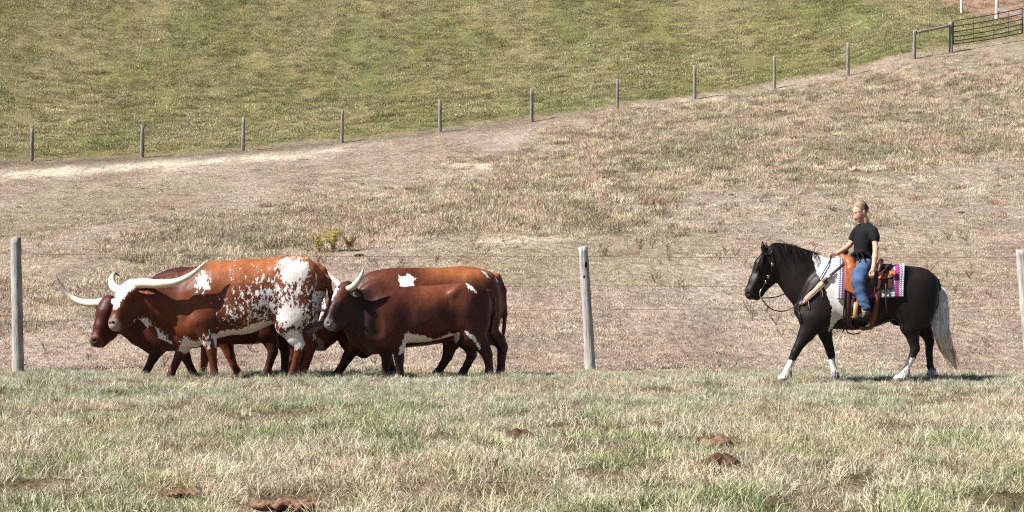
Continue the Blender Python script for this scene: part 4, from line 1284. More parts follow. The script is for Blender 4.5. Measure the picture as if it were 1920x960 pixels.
vcol(sh_.data, 'coat', tail_color(V2.reshape(-1, 3)))
sh_['kind'] = 'stuff'

# feathers: long hair over the fetlocks
M_FEATHER = hair_mat('white leg feather', (.48, .44, .40), (.72, .69, .65), 0.5, 0.2)
for fx, fy, fs, bx in ((1477, 694, .19, 4), (1566, 695, -.18, 3), (1699, 694, .20, 3), (1749, 694, -.19, -3)):
    cs = []
    for i in range(120):
        a_ = g.uniform(0, 6.283); rx = 6.5 * math.cos(a_); rs = .05 * math.sin(a_)
        L = g.uniform(10, 20)
        P = [(fx + rx, fy + g.uniform(-6, 6), fs + rs), (fx + rx * 1.25 + bx * .5 - 2, fy + L * .55, fs + rs * 1.3), (fx + rx * 1.45 + bx - 5 * (1 if bx > 0 else -1), fy + L, fs + rs * 1.5)]
        cs.append(spline(np.array([WA(q, D) for q in P]), 6))
    hair('feather', cs, .006, M_FEATHER, horse, 11)

# ------------------------------------------------------------------ tack
M_LEATHER = plain_mat('tooled orange leather', (.36, .105, .035), 0.42, 0.4, 55, 0.35, 0.5, dist=0.006)
M_BROWN = plain_mat('dark brown leather', (.055, .022, .014), 0.45, 0.4, 40, 0.3, 0.3)
M_RUSSET = plain_mat('russet leather', (.19, .055, .024), 0.42, 0.4, 40, 0.3, 0.3)
M_BLACK = plain_mat('black leather', (.012, .009, .009), 0.45, 0.4, 40, 0.3, 0.3)
M_TAN = plain_mat('pale tan leather', (.36, .25, .165), 0.5, 0.3, 30, 0.3, 0.3)
M_STEEL = plain_mat('dull steel', (.42, .41, .39), 0.32, 0.5, 30, 0.2, 0.1, Metallic=0.9)
M_WOOD = plain_mat('wooden stirrup', (.46, .23, .085), 0.4, 0.4, 20, 0.25, 0.2, stretch=(1, 1, 4))

def surf(px, py, off=0.0, near=True):
    """point on the horse's flank seen at a pixel, with the outward normal"""
    o = W(px, py, HD, 2.0 if near else -2.0)
    dr = W(px, py, HD, 1.0) - W(px, py, HD, 2.0); dr /= np.linalg.norm(dr)
    h = HBVH.ray_cast(Vector(o), Vector(dr if near else -dr))
    if h[0] is None:
        h = HBVH.find_nearest(Vector(W(px, py, HD, .25 if near else -.25)))
    n = np.array(h[1]); p = np.array(h[0])
    if (n[1] > 0) == near: n = -n
    return p + n * off, n

def strap(name, path, width, mat, parent, off=0.012, th=0.006, near=True, n=28):
    """flat strap lying on the horse along a pixel path; width in pixels"""
    P2 = spline(np.array(path, float), n)
    pts = [surf(a, b, off, near) for a, b in P2]
    P = np.array([p for p, _ in pts]); N = np.array([m for _, m in pts])
    T = np.gradient(P, axis=0); T /= np.linalg.norm(T, axis=1)[:, None] + 1e-9
    for _ in range(3):
        P[1:-1] = (P[:-2] + 2 * P[1:-1] + P[2:]) / 4; N[1:-1] = (N[:-2] + 2 * N[1:-1] + N[2:]) / 4
    N /= np.linalg.norm(N, axis=1)[:, None]
    Wd = np.cross(T, N); Wd /= np.linalg.norm(Wd, axis=1)[:, None] + 1e-9
    w_ = np.interp(np.linspace(0, 1, n), np.linspace(0, 1, len(np.atleast_1d(width))), np.atleast_1d(width)) if np.ndim(width) else np.full(n, width)
    g_ = MB().ribbon(P, Wd * (w_ * HD / FPX / 2)[:, None], N, th)
    return g_.build(name, mat, parent)

def wrap(name, x0, x1, a0, a1, off, mat, parent, nx=40, na=36, edge=None, th=0.014):
    """sheet laid over the horse's back from side to side: pixel columns x0..x1, angles from straight up; edge(u) trims the lower rim in pixels"""
    V, rows = [], []
    zc_px = 560
    UV = []
    for i in range(nx + 1):
        u = i / nx
        X = x0 + (x1 - x0) * u
        for j in range(na + 1):
            v = j / na
            lo, hi = (a0, a1) if edge is None else (edge(u) * -1, edge(u))
            a_ = math.radians(lo + (hi - lo) * v)
            c0 = W(X, zc_px, HD)
            c0[0] = (X - 960) / FPX * (HD - .3 * abs(math.sin(a_)))
            d = Vector((0, -math.sin(a_), math.cos(a_)))
            h = HBVH.ray_cast(Vector(c0) + d * 1.2, -d)
            p = np.array(h[0]) if h[0] is not None else c0 + np.array(d) * .3
            V.append(p + np.array(d) * off); UV.append((u, v))
    V = np.array(V).reshape(nx + 1, na + 1, 3)
    for _ in range(4):
        V[1:-1, 1:-1] = (V[1:-1, 1:-1] * 2 + V[:-2, 1:-1] + V[2:, 1:-1] + V[1:-1, :-2] + V[1:-1, 2:]) / 6
    V = V.reshape(-1, 3)
    id_ = np.arange((nx + 1) * (na + 1)).reshape(nx + 1, na + 1)
    Q = np.stack([id_[:-1, :-1], id_[:-1, 1:], id_[1:, 1:], id_[1:, :-1]], -1).reshape(-1, 4)
    me = mesh_np(name, V, Q)
    vcol(me, 'uvw', np.concatenate([np.array(UV), np.zeros((len(UV), 1))], 1))
    o = link(name, me, mat, parent)
    md = o.modifiers.new('thickness', 'SOLIDIFY'); md.thickness = th; md.offset = 0
    return o

# woven blanket
t = NT('woven saddle blanket')
uv = t.n('ShaderNodeSeparateColor'); t.L.new(t.attr('uvw').outputs['Color'], uv.inputs[0])
u_, v_ = uv.outputs[0], uv.outputs[1]
band = t.ramp(u_, [(0, (.72, .72, .74)), (.028, (.05, .05, .10)), (.045, (.62, .60, .62)), (.065, (.06, .05, .12)), (.085, (.40, .07, .20)), (.10, (.17, .02, .10)), (.135, (.17, .02, .10)), (.14, (.65, .58, .60)), (.17, (.05, .03, .06)),
                   (.20, (.25, .05, .20)), (.60, (.03, .03, .06)), (.66, (.70, .70, .72)), (.70, (.10, .30, .45)), (.74, (.70, .66, .45)), (.78, (.08, .33, .45)), (.82, (.68, .64, .60)), (.86, (.27, .025, .15)), (.915, (.26, .02, .14)), (.93, (.55, .55, .6)), (.95, (.04, .03, .12)), (.965, (.75, .75, .78)), (1, (.70, .71, .75))])
band.node.color_ramp.interpolation = 'CONSTANT'
wv = t.n('ShaderNodeMath', operation='SINE'); t.L.new(t.math('MULTIPLY', v_, 300.0), wv.inputs[0])
zig = t.math('ADD', u_, t.math('MULTIPLY', wv.outputs[0], 0.007))
t.L.new(zig, band.node.inputs[0])
zz = t.math('GREATER_THAN', wv.outputs[0], 0.35)
band2 = t.mix(band, t.mix((.25, .025, .14), (.07, .17, .27), t.noise(30, 1, .5, t.coord()).outputs[0]), t.math('MULTIPLY', zz, 0.55))
t.bump(wv.outputs[0], 0.3, 0.004)
M_BLANKET = t.done(band2, 0.9, 0.1)
blanket = wrap('saddle_blanket', 1569, 1693, 0, 0, .022, M_BLANKET, None, 60, 48, edge=lambda u: 90 - 5 * u, th=.02)
tag(blanket, 'pink, purple and white woven blanket under the western saddle', 'blanket')

saddle = empty('western_saddle', tuple(W(1620, 500, HD)))
tag(saddle, 'orange and dark brown leather western saddle the rider sits in', 'saddle')
wrap('skirt', 1600, 1672, 0, 0, .046, M_BROWN, saddle, 40, 40, edge=lambda u: 76 - 6 * u, th=.012)
wrap('jockey', 1582, 1606, 0, 0, .050, M_LEATHER, saddle, 16, 40, edge=lambda u: 70 + 14 * u, th=.012)
for nr_ in (True, False):
    strap('rear_jockey', [(1646, 526), (1658, 523), (1670, 518), (1681, 513)], [5, 11, 15, 9], M_LEATHER, saddle, .056, .008, nr_)
    strap('fender', [(1628, 512), (1626, 530), (1621, 548), (1617, 562)], [30, 30, 22, 14], M_BROWN, saddle, .060, .008, nr_)
    strap('stirrup_leather', [(1612, 545), (1609, 556), (1606, 568)], [7, 6, 6], M_RUSSET, saddle, .085, .008, nr_)
    strap('front_cinch', [(1592, 528), (1591, 550), (1590, 580), (1592, 605), (1598, 620)], 11, M_BROWN, saddle, .028, .01, nr_)
    strap('cinch_strap', [(1585, 530), (1584, 560), (1582, 590), (1584, 612)], 3.2, M_BLACK, saddle, .040, .006, nr_)
    strap('rear_cinch', [(1649, 527), (1647, 545), (1643, 562), (1639, 585), (1634, 602), (1622, 617), (1612, 622)], [10, 9, 9, 10, 12, 13, 9], M_RUSSET, saddle, .034, .009, nr_)
    strap('buckle', [(1624, 607), (1629, 603)], [8, 7], M_STEEL, saddle, .050, .005, nr_, 6)
    strap('saddle_string', [(1660, 524), (1659.5, 545), (1659, 566), (1660, 584)], [3, 2.6, 2.4, 2], M_BROWN, saddle, .060, .004, nr_)
    strap('saddle_string', [(1638, 524), (1638, 538), (1639, 552)], [2.6, 2.4, 2], M_BROWN, saddle, .060, .004, nr_)
s = Solid(HD, .008)
for sd in (1, -1):
    s.chain([(1589, 487, 0, 9, 1.2), (1592, 493, .10 * sd, 11, 1), (1596, 506, .19 * sd, 11, .8), (1600, 522, .25 * sd, 8, .7)], .03)
s.chain([(1586, 489, 0, 8, 1.3), (1580, 483, 0, 6, 1.6)], .03)
link('swell', s.build('swell'), M_LEATHER, saddle)
s = Solid(HD, .006)
s.seg((1587, 484, 0), (1585, 474, 0), 3.4, 2.8, 1, 1, .02); s.seg((1582, 472, 0), (1588, 472, 0), 3.4, 3.4, 2.0, 2.0, .02, (0, 1, 0))
link('saddle_horn', s.build('saddle_horn'), M_BLACK, saddle)
s = Solid(HD, .008)
s.chain([(1648, 508, .22, 3.2, 1), (1651, 498, .18, 4.2, 1), (1652, 490, .08, 4.2, 1), (1652, 489, 0, 4.2, 1), (1652, 490, -.08, 4.2, 1), (1651, 498, -.18, 4.5, 1), (1650, 512, -.24, 4.5, 1)], .02)
s.chain([(1648, 500, 0, 7, 3), (1630, 505, 0, 6, 4), (1606, 499, 0, 6, 3.5)], .04)
link('cantle', s.build('cantle'), M_BROWN, saddle)
for sd in (1, -1):
    y0 = .40 * sd
    P = [WA(q, HD) for q in ((1606, 566, y0), (1605, 570, y0 + .045 * sd), (1604, 582, y0 + .06 * sd), (1603, 595, y0 + .06 * sd), (1603, 598, y0 + .04 * sd), (1603, 598, y0 - .04 * sd), (1603, 595, y0 - .06 * sd), (1604, 582, y0 - .06 * sd), (1605, 570, y0 - .045 * sd), (1606, 566, y0))]
    P = np.array(P)
    N_ = np.array(WA((1604, 582, y0), HD)) - P; N_ /= np.linalg.norm(N_, axis=1)[:, None] + 1e-9
    MB().ribbon(P, np.tile([.028, 0, 0], (len(P), 1)), N_, .012).build('stirrup', M_WOOD, saddle)

# breast collar
bc = empty('breast_collar', tuple(W(1530, 545, HD)))
tag(bc, 'pale tan breast collar strapped across the pinto horse\'s chest', 'harness')
for nr_ in (True, False):
    strap('chest_strap', [(1501, 571), (1512, 561), (1524, 549), (1537, 537), (1548, 525)], [9, 12, 13, 12, 9], M_TAN, bc, .010, .006, nr_)
    strap('edge_binding', [(1500, 574), (1513, 566), (1527, 554), (1541, 541), (1552, 529)], 2.2, M_BROWN, bc, .018, .005, nr_)
    strap('ring', [(1505, 570), (1511, 565)], [7, 7], M_STEEL, bc, .020, .005, nr_, 6)
    strap('tug_strap', [(1543, 530), (1556, 519), (1570, 507), (1585, 494)], [7, 6, 5, 5], M_BROWN, bc, .026, .007, nr_)
    strap('buckle', [(1552, 523), (1558, 518)], [8, 8], M_STEEL, bc, .034, .005, nr_, 6)
    for k, (a_, b_) in enumerate(((1513, 566), (1516, 565), (1538, 545), (1541, 543))):
        strap('tassel', [(a_, b_), (a_ + 1, b_ + 7), (a_ + 2, b_ + 15)], [1.6, 1.2, .8], M_BROWN if k % 2 == 0 else M_TAN, bc, .016, .003, nr_, 8)
strap('centre_strap', [(1500, 568), (1499, 585), (1503, 603)], 4, M_BLACK, bc, .012, .006)

# bridle and reins
br = empty('bridle', tuple(W(1430, 520, HD)))
tag(br, 'black bridle with steel bit and reins on the pinto horse\'s head', 'bridle')
for nr_ in (True, False):
    strap('cheek_strap', [(1447, 470), (1448.5, 485), (1448, 497), (1445, 512), (1438, 524), (1431, 537), (1427, 547)], 2.8, M_BLACK, br, .008, .005, nr_)
    strap('brow_band', [(1447, 476), (1440, 477), (1434, 476)], 2.6, M_BLACK, br, .008, .005, nr_, 10)
    for a_, b_, w_ in ((1448, 496, 4.5), (1441, 519, 4.5), (1436, 529, 3.5)):
        strap('buckle', [(a_, b_ - 3), (a_ - 1, b_ + 3)], w_, M_STEEL, br, .016, .004, nr_, 6)
    sd = .115 if nr_ else -.02
    P = np.array([WA(q, HD) for q in ((1428, 541, sd), (1425, 548, sd + .015), (1425, 555, sd + .02), (1427.5, 560, sd + .02), (1431, 566, sd + .02))])
    MB().tube(spline(P, 12), .006, 8).build('bit', M_STEEL, br)
P = np.array([WA(q, HD) for q in ((1429, 561, .135), (1436, 571, .14), (1450, 581, .15), (1468, 583.5, .16), (1486, 577, .19), (1500, 565, .20))])
P2 = [surf(a_, b_, .022)[0] for a_, b_ in ((1512, 553), (1526, 538), (1538, 522), (1548, 506), (1553, 497))]
P = np.concatenate([P, P2, [WA((1557, 486, .07), HD), WA((1559, 480, -.05), HD)]])
MB().tube(spline(P, 70), .0075, 8).build('rein', M_BLACK, br)
P = np.array([WA(q, HD) for q in ((1429, 559, -.005), (1440, 558.5, -.03), (1458, 556, -.08), (1474, 549, -.16), (1490, 535, -.20), (1515, 510, -.20), (1540, 488, -.17), (1559, 482, -.10))])
MB().tube(spline(P, 50), .0075, 8).build('rein', M_BLACK, br)
P = np.array([surf(a_, b_, .04)[0] for a_, b_ in ((1580, 617), (1586, 620))] + [WA(q, HD) for q in ((1592, 625, .05), (1605, 626, .04), (1612, 624, .05))])
MB().tube(spline(P, 16), .008, 8).build('girth_connector', M_BLACK, saddle)

# ------------------------------------------------------------------ rider
def part_mesh(name, build, vox, mat, parent, smooth=2):
    s = Solid(HD, vox); build(s)
    me = s.build(name, smooth)
    return link(name, me, mat, parent), s.V

t = NT('skin')
sc_ = t.attr('coat').outputs['Color']
sn = t.noise(14, 3, .6, t.coord()).outputs[0]
t.b.inputs['Subsurface Weight'].default_value = 0.06
t.b.inputs['Subsurface Radius'].default_value = (.01, .004, .002)
M_SKIN = t.done(t.mix(sc_, t.ramp(sn, [(.3, (.93, .92, .90)), (.7, (1.05, 1.04, 1.03))]), 1.0, 'MULTIPLY'), 0.5, 0.35)
def arms(s, grow=0.0, k=.02):
    s.chain([(1632, 432, .14, 7.5 + grow, .9), (1640, 447, .21, 6.0 + grow, 1), (1642, 466, .27, 5.0 + grow, 1), (1640.5, 482, .32, 5.0 + grow, 1), (1638, 500, .375, 3.7 + grow, .9), (1637, 506, .385, 4.0 + grow, .8)], k)
    s.chain([(1612, 432, -.14, 7.5 + grow, .9), (1602, 446, -.20, 6.0 + grow, 1), (1593, 459, -.21, 5.0 + grow, 1), (1585, 466, -.19, 5.0 + grow, 1), (1573, 474, -.13, 3.9 + grow, .9), (1567, 477, -.10, 4.2 + grow, .8)], k)
HP = W(1619, 402, HD)
def nod(s, n0=0, ang=13):
    """tilt everything added since n0 about the top of the neck"""
    ca, sa = math.cos(math.radians(ang)), math.sin(math.radians(ang))
    for i in range(n0, len(s.P)):
        e = list(s.P[i])
        for j in (1, 2):
            d = e[j] - HP
            e[j] = HP + np.array([d[0] * ca - d[2] * sa, d[1], d[0] * sa + d[2] * ca])
        s.P[i] = tuple(e)
def body(s):
    lt = turn(18)
    # skull and face
    s.seg((1615.5, 390, .01), (1614, 392, .02), 13.0, 12.4, .82, .82, .02, lt)
    s.chain([(1609, 395, .03, 8.6, .95), (1608, 403, .04, 7.6, .9), (1609.5, 409, .045, 5.6, .95)], .025, lt)
    s.seg((1603.5, 398, .05), (1602.2, 404, .055), 1.0, 2.0, .8, .85, .012, lt)      # nose
    s.seg((1604.0, 394, .045), (1606, 394, .075), 1.6, 1.5, 1, 1, .012)              # brow
    s.seg((1604.5, 408.3, .045), (1605.5, 408.4, .065), 1.3, 1.0, 1, 1, .008)         # lips
    s.seg((1606.5, 412, .05), (1608, 412, .05), 2.4, 2.4, 1, 1, .015, lt)            # chin
    s.seg((1604.2, 396.6, .078), (1604.4, 396.8, .085), 1.2, 1.1, 1, 1, .008, sub=True)
    s.seg((1601.2, 396.6, .02), (1601.0, 396.8, .02), 1.2, 1.1, 1, 1, .008, sub=True)
    s.seg((1622, 395, .098), (1621, 401, .092), 2.2, 1.5, .5, .5, .008)              # ears
    s.seg((1617, 394, -.075), (1617, 400, -.07), 2.2, 1.5, .5, .5, .008)
    nod(s)
    s.chain([(1617, 402, .02, 8.0, .95), (1621, 414, .01, 7.2, 1), (1623, 424, 0, 9, 1.1)], .03)
    # trunk and legs under the clothes
    s.chain([(1622, 434, 0, 12, 1.3), (1620, 455, 0, 16, 1.15), (1619, 475, 0, 15, 1.1), (1622, 498, 0, 17, 1.3)], .04)
    for sd in (1, -1):
        s.chain([(1620, 500, .12 * sd, 15, .9), (1612, 517, .28 * sd, 11, .9), (1608, 531, .36 * sd, 8.5, 1), (1614, 556, .40 * sd, 6.5, 1), (1621, 580, .41 * sd, 5.5, 1), (1622, 590, .41 * sd, 5.5, 1)], .03)
    arms(s)
    # near hand, relaxed on the thigh
    s.seg((1637, 505, .385), (1635.5, 513, .40), 4.2, 4.6, .55, .5, .012)
    for i, (x, L) in enumerate(((1631.8, 7.0), (1634.2, 8.2), (1636.6, 7.8), (1638.7, 6.2))):
        s.chain([(x, 512.5, .405, 1.45, 1), (x - .6, 512.5 + L * .55, .415, 1.35, 1), (x - 1.2, 512.5 + L, .402, 1.15, 1)], .004)
    s.chain([(1633.5, 507, .395, 1.7, 1), (1630.8, 511, .41, 1.5, 1), (1629.8, 515.5, .408, 1.2, 1)], .006)
    # far hand, closed on the reins
    s.seg((1568, 477, -.10), (1560.5, 479, -.075), 4.2, 4.4, .6, .55, .012)
    for i, (dy, L) in enumerate(((-2.6, 6.4), (-.6, 7.2), (1.4, 6.8), (3.2, 5.6))):
        s.chain([(1560, 478.8 + dy, -.065, 1.45, 1), (1555.5 - .3 * i, 480.5 + dy * .8, -.05, 1.35, 1), (1555.5, 484 + dy * .7, -.055, 1.2, 1), (1558.5, 486 + dy * .6, -.062, 1.1, 1)], .004)
    s.chain([(1564, 475.5, -.075, 1.7, 1), (1558.5, 475.8, -.055, 1.5, 1), (1554.5, 478.5, -.05, 1.2, 1)], .006)
s = Solid(HD, .0055); body(s)
me = s.build('person', 1)
V = s.V.copy(); side = HD - V[:, 1]
an_ = -math.radians(13); dV = V - HP
hd = V[:, 2] > W(1610, 418, HD)[2]
V[hd, 0] = HP[0] + dV[hd, 0] * math.cos(an_) - dV[hd, 2] * math.sin(an_); V[hd, 2] = HP[2] + dV[hd, 0] * math.sin(an_) + dV[hd, 2] * math.cos(an_)
px, py = pxpy(V, HD)
c = np.zeros((len(V), 3)) + np.array((.56, .33, .235))
c = mixc(c, np.array((.60, .25, .20)), .35 * np.exp(-((px - 1608) ** 2 + (py - 403) ** 2) / 30))
c = mixc(c, np.array((.46, .13, .11)), sstep(1.5, .7, np.abs(py - 408.4)) * (px < 1608.5) * (py < 412) * .8)
c = mixc(c, np.array((.16, .09, .05)), sstep(1.2, .5, np.abs(py - 393.6)) * (px < 1609) * .6)
for ex, ey in ((1605.0, 397.0), (1600.8, 397.0)):
    c = mixc(c, np.array((.025, .016, .014)), sstep(2.4, 1.2, np.hypot(px - ex, (py - ey) * 1.4)) * .85)
vcol(me, 'coat', c)
rider = link('person', me, M_SKIN)
tag(rider, 'person in black t-shirt and blue jeans riding the pinto horse', 'person')
# t-shirt, gathered at the waist
M_SHIRT = plain_mat('black cotton', (.010, .010, .012), 0.85, 0.2, 11, 0.25, 0.5, stretch=(1, 1, .6), dist=.03)
def shirt(s):
    s.chain([(1622, 424, 0, 8.5, 1.5), (1623, 432, 0, 15.5, 1.55), (1622, 446, 0, 18.5, 1.2), (1621, 458, 0, 18, 1.1), (1619, 471, 0, 15.5, 1.15), (1619, 485, 0, 18.5, 1.25), (1621, 497, 0, 20, 1.3)], .05)
    s.chain([(1630, 428, .12, 9, .9), (1637, 435, .175, 8.6, .95), (1640.5, 444, .205, 7.8, 1), (1641, 452, .225, 7.4, 1)], .035)
    s.chain([(1613, 428, -.12, 9, .9), (1607, 435, -.175, 8.6, .95), (1602, 443, -.205, 7.8, 1), (1598, 450, -.21, 7.4, 1)], .035)
    s.chain([(1599, 478, .06, 4.5, 1.6), (1606, 472, .13, 3.5, 1), (1617, 470, .18, 2.4, 1)], .02)
    s.chain([(1599, 486, .03, 6, 2), (1601, 496, .05, 5, 2)], .03)
    for a_, b_ in (((1607, 474, .15), (1612, 496, .21)), ((1614, 473, .17), (1624, 492, .23)), ((1620, 472, .18), (1636, 484, .20)), ((1633, 440, .22), (1622, 462, .19))):
        s.seg(a_, b_, 1.6, 1.2, 1, 1, .03)
    s.seg((1641.2, 455, .232), (1642, 458, .24), 6.8, 6.8, 1, 1, .006, sub=True)
    s.seg((1596, 453.5, -.21), (1594, 456, -.21), 6.6, 6.6, 1, 1, .006, sub=True)
    s.seg((1615, 412, .03), (1618, 418, .03), 9.4, 8.0, .9, .9, .01, sub=True)
part_mesh('t_shirt', shirt, .0065, M_SHIRT, rider)
# jeans
t = NT('blue denim')
dn_ = t.noise(5, 4, .6, t.coord((1, 1, 1.6))).outputs[0]
dw = t.noise(90, 2, .6, t.coord()).outputs[0]
dc = t.ramp(dn_, [(.30, (.032, .062, .125)), (.55, (.07, .12, .22)), (.75, (.15, .215, .33))])
dc = t.mix(dc, t.ramp(dw, [(.3, (.85,) * 3), (.7, (1.1,) * 3)]), 1.0, 'MULTIPLY')
t.bump(dn_, .6, .02)
M_DENIM = t.done(dc, .85, .2)
def jeans(s):
    s.chain([(1624, 488, 0, 16, 1.4), (1623, 500, 0, 17.5, 1.45)], .04)
    for sd in (1, -1):
        s.chain([(1622, 499, .12 * sd, 15.5, .95), (1613, 515, .27 * sd, 14, .95), (1609, 530, .355 * sd, 11.8, 1), (1613, 546, .385 * sd, 10, 1), (1618, 562, .405 * sd, 9.2, 1), (1624, 578, .415 * sd, 9.2, 1)], .04)
        for a_, b_ in (((1600, 536, .40), (1616, 541, .44)), ((1604, 548, .42), (1622, 553, .45)), ((1611, 562, .44), (1628, 566, .46)), ((1613, 572, .45), (1630, 575, .47))):
            s.seg((a_[0], a_[1], a_[2] * sd), (b_[0], b_[1], b_[2] * sd), 1.8, 1.2, 1, 1, .02)
        s.seg((1626, 583, .42 * sd), (1627.5, 589, .42 * sd), 8.5, 8.5, 1, 1, .008, sub=True)
part_mesh('jeans', jeans, .008, M_DENIM, rider)
M_BOOT = plain_mat('dark laced boot', (.022, .014, .011), 0.5, 0.35, 40, 0.4, 0.4)
for sd in (1, -1):
    def boot(s):
        s.chain([(1625.5, 578, .415 * sd, 7.6, 1), (1626, 589, .415 * sd, 7.8, 1), (1626, 593, .415 * sd, 7.0, .85)], .02)
        s.chain([(1629, 595, .415 * sd, 5.6, .85), (1616, 593.5, .42 * sd, 6.6, .85), (1606, 595, .425 * sd, 5.4, 1.0), (1599, 596, .425 * sd, 4.2, 1.0)], .025)
        s.seg((1630, 600.5, .415 * sd), (1625, 600.8, .415 * sd), 2.4, 2.4, 2.0, 2.0, .008)
    bo, _ = part_mesh('boot', boot, .0065, M_BOOT, rider)
    g_ = MB()
    for k in range(4):
        y_ = 584 + k * 2.9; x_ = 1620.0 - k * 1.2
        g_.tube(np.array([WA((x_ - 1.5, y_ + 1.5, (.455 + .0) * sd), HD), WA((x_ + 2.5, y_ - .2, .47 * sd), HD), WA((x_ + 5, y_ + .6, .465 * sd), HD)]), .004, 6)
    g_.build('bootlace', plain_mat('bootlace', (.35, .30, .25), .8, .2), bo)
# hair pinned up in a bun
t = NT('pinned up hair')
h1 = t.noise(1.0, 4, .6, t.coord((60, 40, 60))).outputs[0]
hc_ = t.mix(t.ramp(h1, [(.3, (.025, .015, .010)), (.7, (.11, .068, .042))]), t.ramp(h1, [(.3, (.19, .125, .075)), (.7, (.42, .30, .19))]), t.attr('shade').outputs['Fac'])
t.bump(h1, .6, .01)
M_HAIR = t.done(hc_, .45, .35)
def hairb(s):
    lt = turn(18)
    s.chain([(1614.5, 385.8, .012, 8.8, 1.12), (1616.5, 388, .005, 12.8, .88), (1619.5, 392, .0, 10.5, .92)], .03, lt)
    s.chain([(1622, 391, .02, 7.0, 1.0), (1625.5, 391.5, .01, 5.6, 1.1)], .02)
    s.seg((1611, 383, .06), (1622, 392, .085), 2.6, 3.0, 1, 1, .015)
    nod(s)
ho, hv = part_mesh('hair', hairb, .0055, M_HAIR, rider, 1)
hp, hy = pxpy(hv, HD)
vfloat(ho.data, 'shade', sstep(1624, 1608, hp + (hy - 385) * .5))

# ------------------------------------------------------------------ near wire fence
t = NT('weathered fence wood')
w1 = t.noise(1.0, 5, .65, t.coord((55, 55, 3))).outputs[0]
w2 = t.noise(3.0, 3, .6, t.coord()).outputs[0]
wc_ = t.ramp(w1, [(.28, (.11, .10, .088)), (.42, (.38, .36, .33)), (.70, (.60, .58, .545))])
wc_ = t.mix(wc_, t.ramp(w2, [(.3, (.72, .70, .68)), (.7, (1.1, 1.1, 1.08))]), 1.0, 'MULTIPLY')
t.bump(w1, .9, .012)
M_POST = t.done(wc_, .9, .15)
t = NT('old fence wood')
w1 = t.noise(1.0, 5, .65, t.coord((40, 40, 3))).outputs[0]
t.bump(w1, .8, .012)
M_POST_OLD = t.done(t.ramp(w1, [(.28, (.06, .055, .05)), (.45, (.21, .195, .175)), (.70, (.36, .34, .31))]), .9, .15)
M_WIRE = plain_mat('rusty wire', (.16, .12, .09), .55, .4, 80, .3, 0, Metallic=.6)
M_HOLE = NT('knot hole').done((.006, .005, .004), 1.0, 0.0)

def post_mesh(top, bot, r, seed, m=22, n=26, split=False):
    g_ = np.random.default_rng(seed)
    P = np.linspace(bot, top, n)
    P[:, 0] += np.cumsum(g_.normal(0, .0016, n)); P[:, 1] += np.cumsum(g_.normal(0, .0016, n))
    P[0], P[-1] = bot, top
    R = r * (1.08 - .14 * np.linspace(0, 1, n)) * (1 + .02 * g_.normal(size=n))
    V, Q, T = tube(P, R, m, lump=.045, seed=seed)
    a_ = np.arange(n * m) % m
    k = np.arange(n * m) // m
    # drying checks: narrow grooves that run along the grain
    for c_, k0, k1, dp in ((int(g_.integers(0, m)), 0, n, .12), (int(g_.integers(0, m)), n // 2, n, .2), (int(g_.integers(0, m)), n - 6, n, .35 if split else .15)):
        mk = (a_ == c_) & (k >= k0) & (k < k1)
        idx_ = np.where(mk)[0]
        V[idx_] = V[idx_] + (P[k[idx_]] - V[idx_]) * dp
    # uneven sawn top
    top_i = np.where(k == n - 1)[0]
    V[top_i, 2] += g_.normal(0, .008, len(top_i)) + (V[top_i, 0] - top[0]) * g_.uniform(-.2, .2)
    return mesh_np('post', V, [Q, T])

ND = 26.8
fence = empty('wire_fence', tuple(W(1100, 693, ND)))
tag(fence, 'wire fence on weathered grey posts right behind the cattle and horse', 'fence')
gz = float(tz(0, ND))
posts = [((29.5, 446), (34, 700), .077, 1), ((1093.5, 462), (1108.5, 705), .071, 2), ((1914, 469), (1936, 700), .072, 3)]
for (tp, bt, r, sd) in posts:
    T_, B_ = W(tp[0], tp[1], ND), W(bt[0], bt[1], ND)
    B_[2] = gz - .12
    link('post', post_mesh(T_, B_, r, sd, split=(sd == 1)), M_POST, fence)
pm = [o for o in fence.children if o.name.startswith('post')][1]
for hx, hy, rx, rz in ((1098.5, 496, 2.6, 6.5), (1095.3, 519, 2.0, 3.6)):
    hc2 = W(hx, hy, ND, .062)
    k_ = np.linspace(-1, 1, 9)
    P = hc2[None] + np.outer(k_, [.15 * rx * ND / FPX, 0, rz * ND / FPX])
    V, Q, T = tube(P, rx * ND / FPX * np.sqrt(np.maximum(1 - k_ * k_, .001)), 12)
    V[:, 1] = hc2[1] + (V[:, 1] - hc2[1]) * .6
    link('knot_hole', mesh_np('knot_hole', V, [Q, T]), M_HOLE, pm)
for ys_ in ((470, 476, 481, 482, 482), (536, 541.5, 535.5, 536, 536), (600, 603, 579, 580, 580)):
    xs_ = (-420, 30, 1096, 1916, 2400)
    P = []
    for i in range(len(xs_) - 1):
        for f in np.linspace(0, 1, 14, endpoint=False):
            x_ = xs_[i] + (xs_[i + 1] - xs_[i]) * f; y_ = ys_[i] + (ys_[i + 1] - ys_[i]) * f + 2.0 * 4 * f * (1 - f)
            P.append(W(x_, y_, ND, -.075))
    P.append(W(xs_[-1], ys_[-1], ND, -.075))
    MB().tube(np.array(P), .0024, 6).build('wire', M_WIRE, fence)

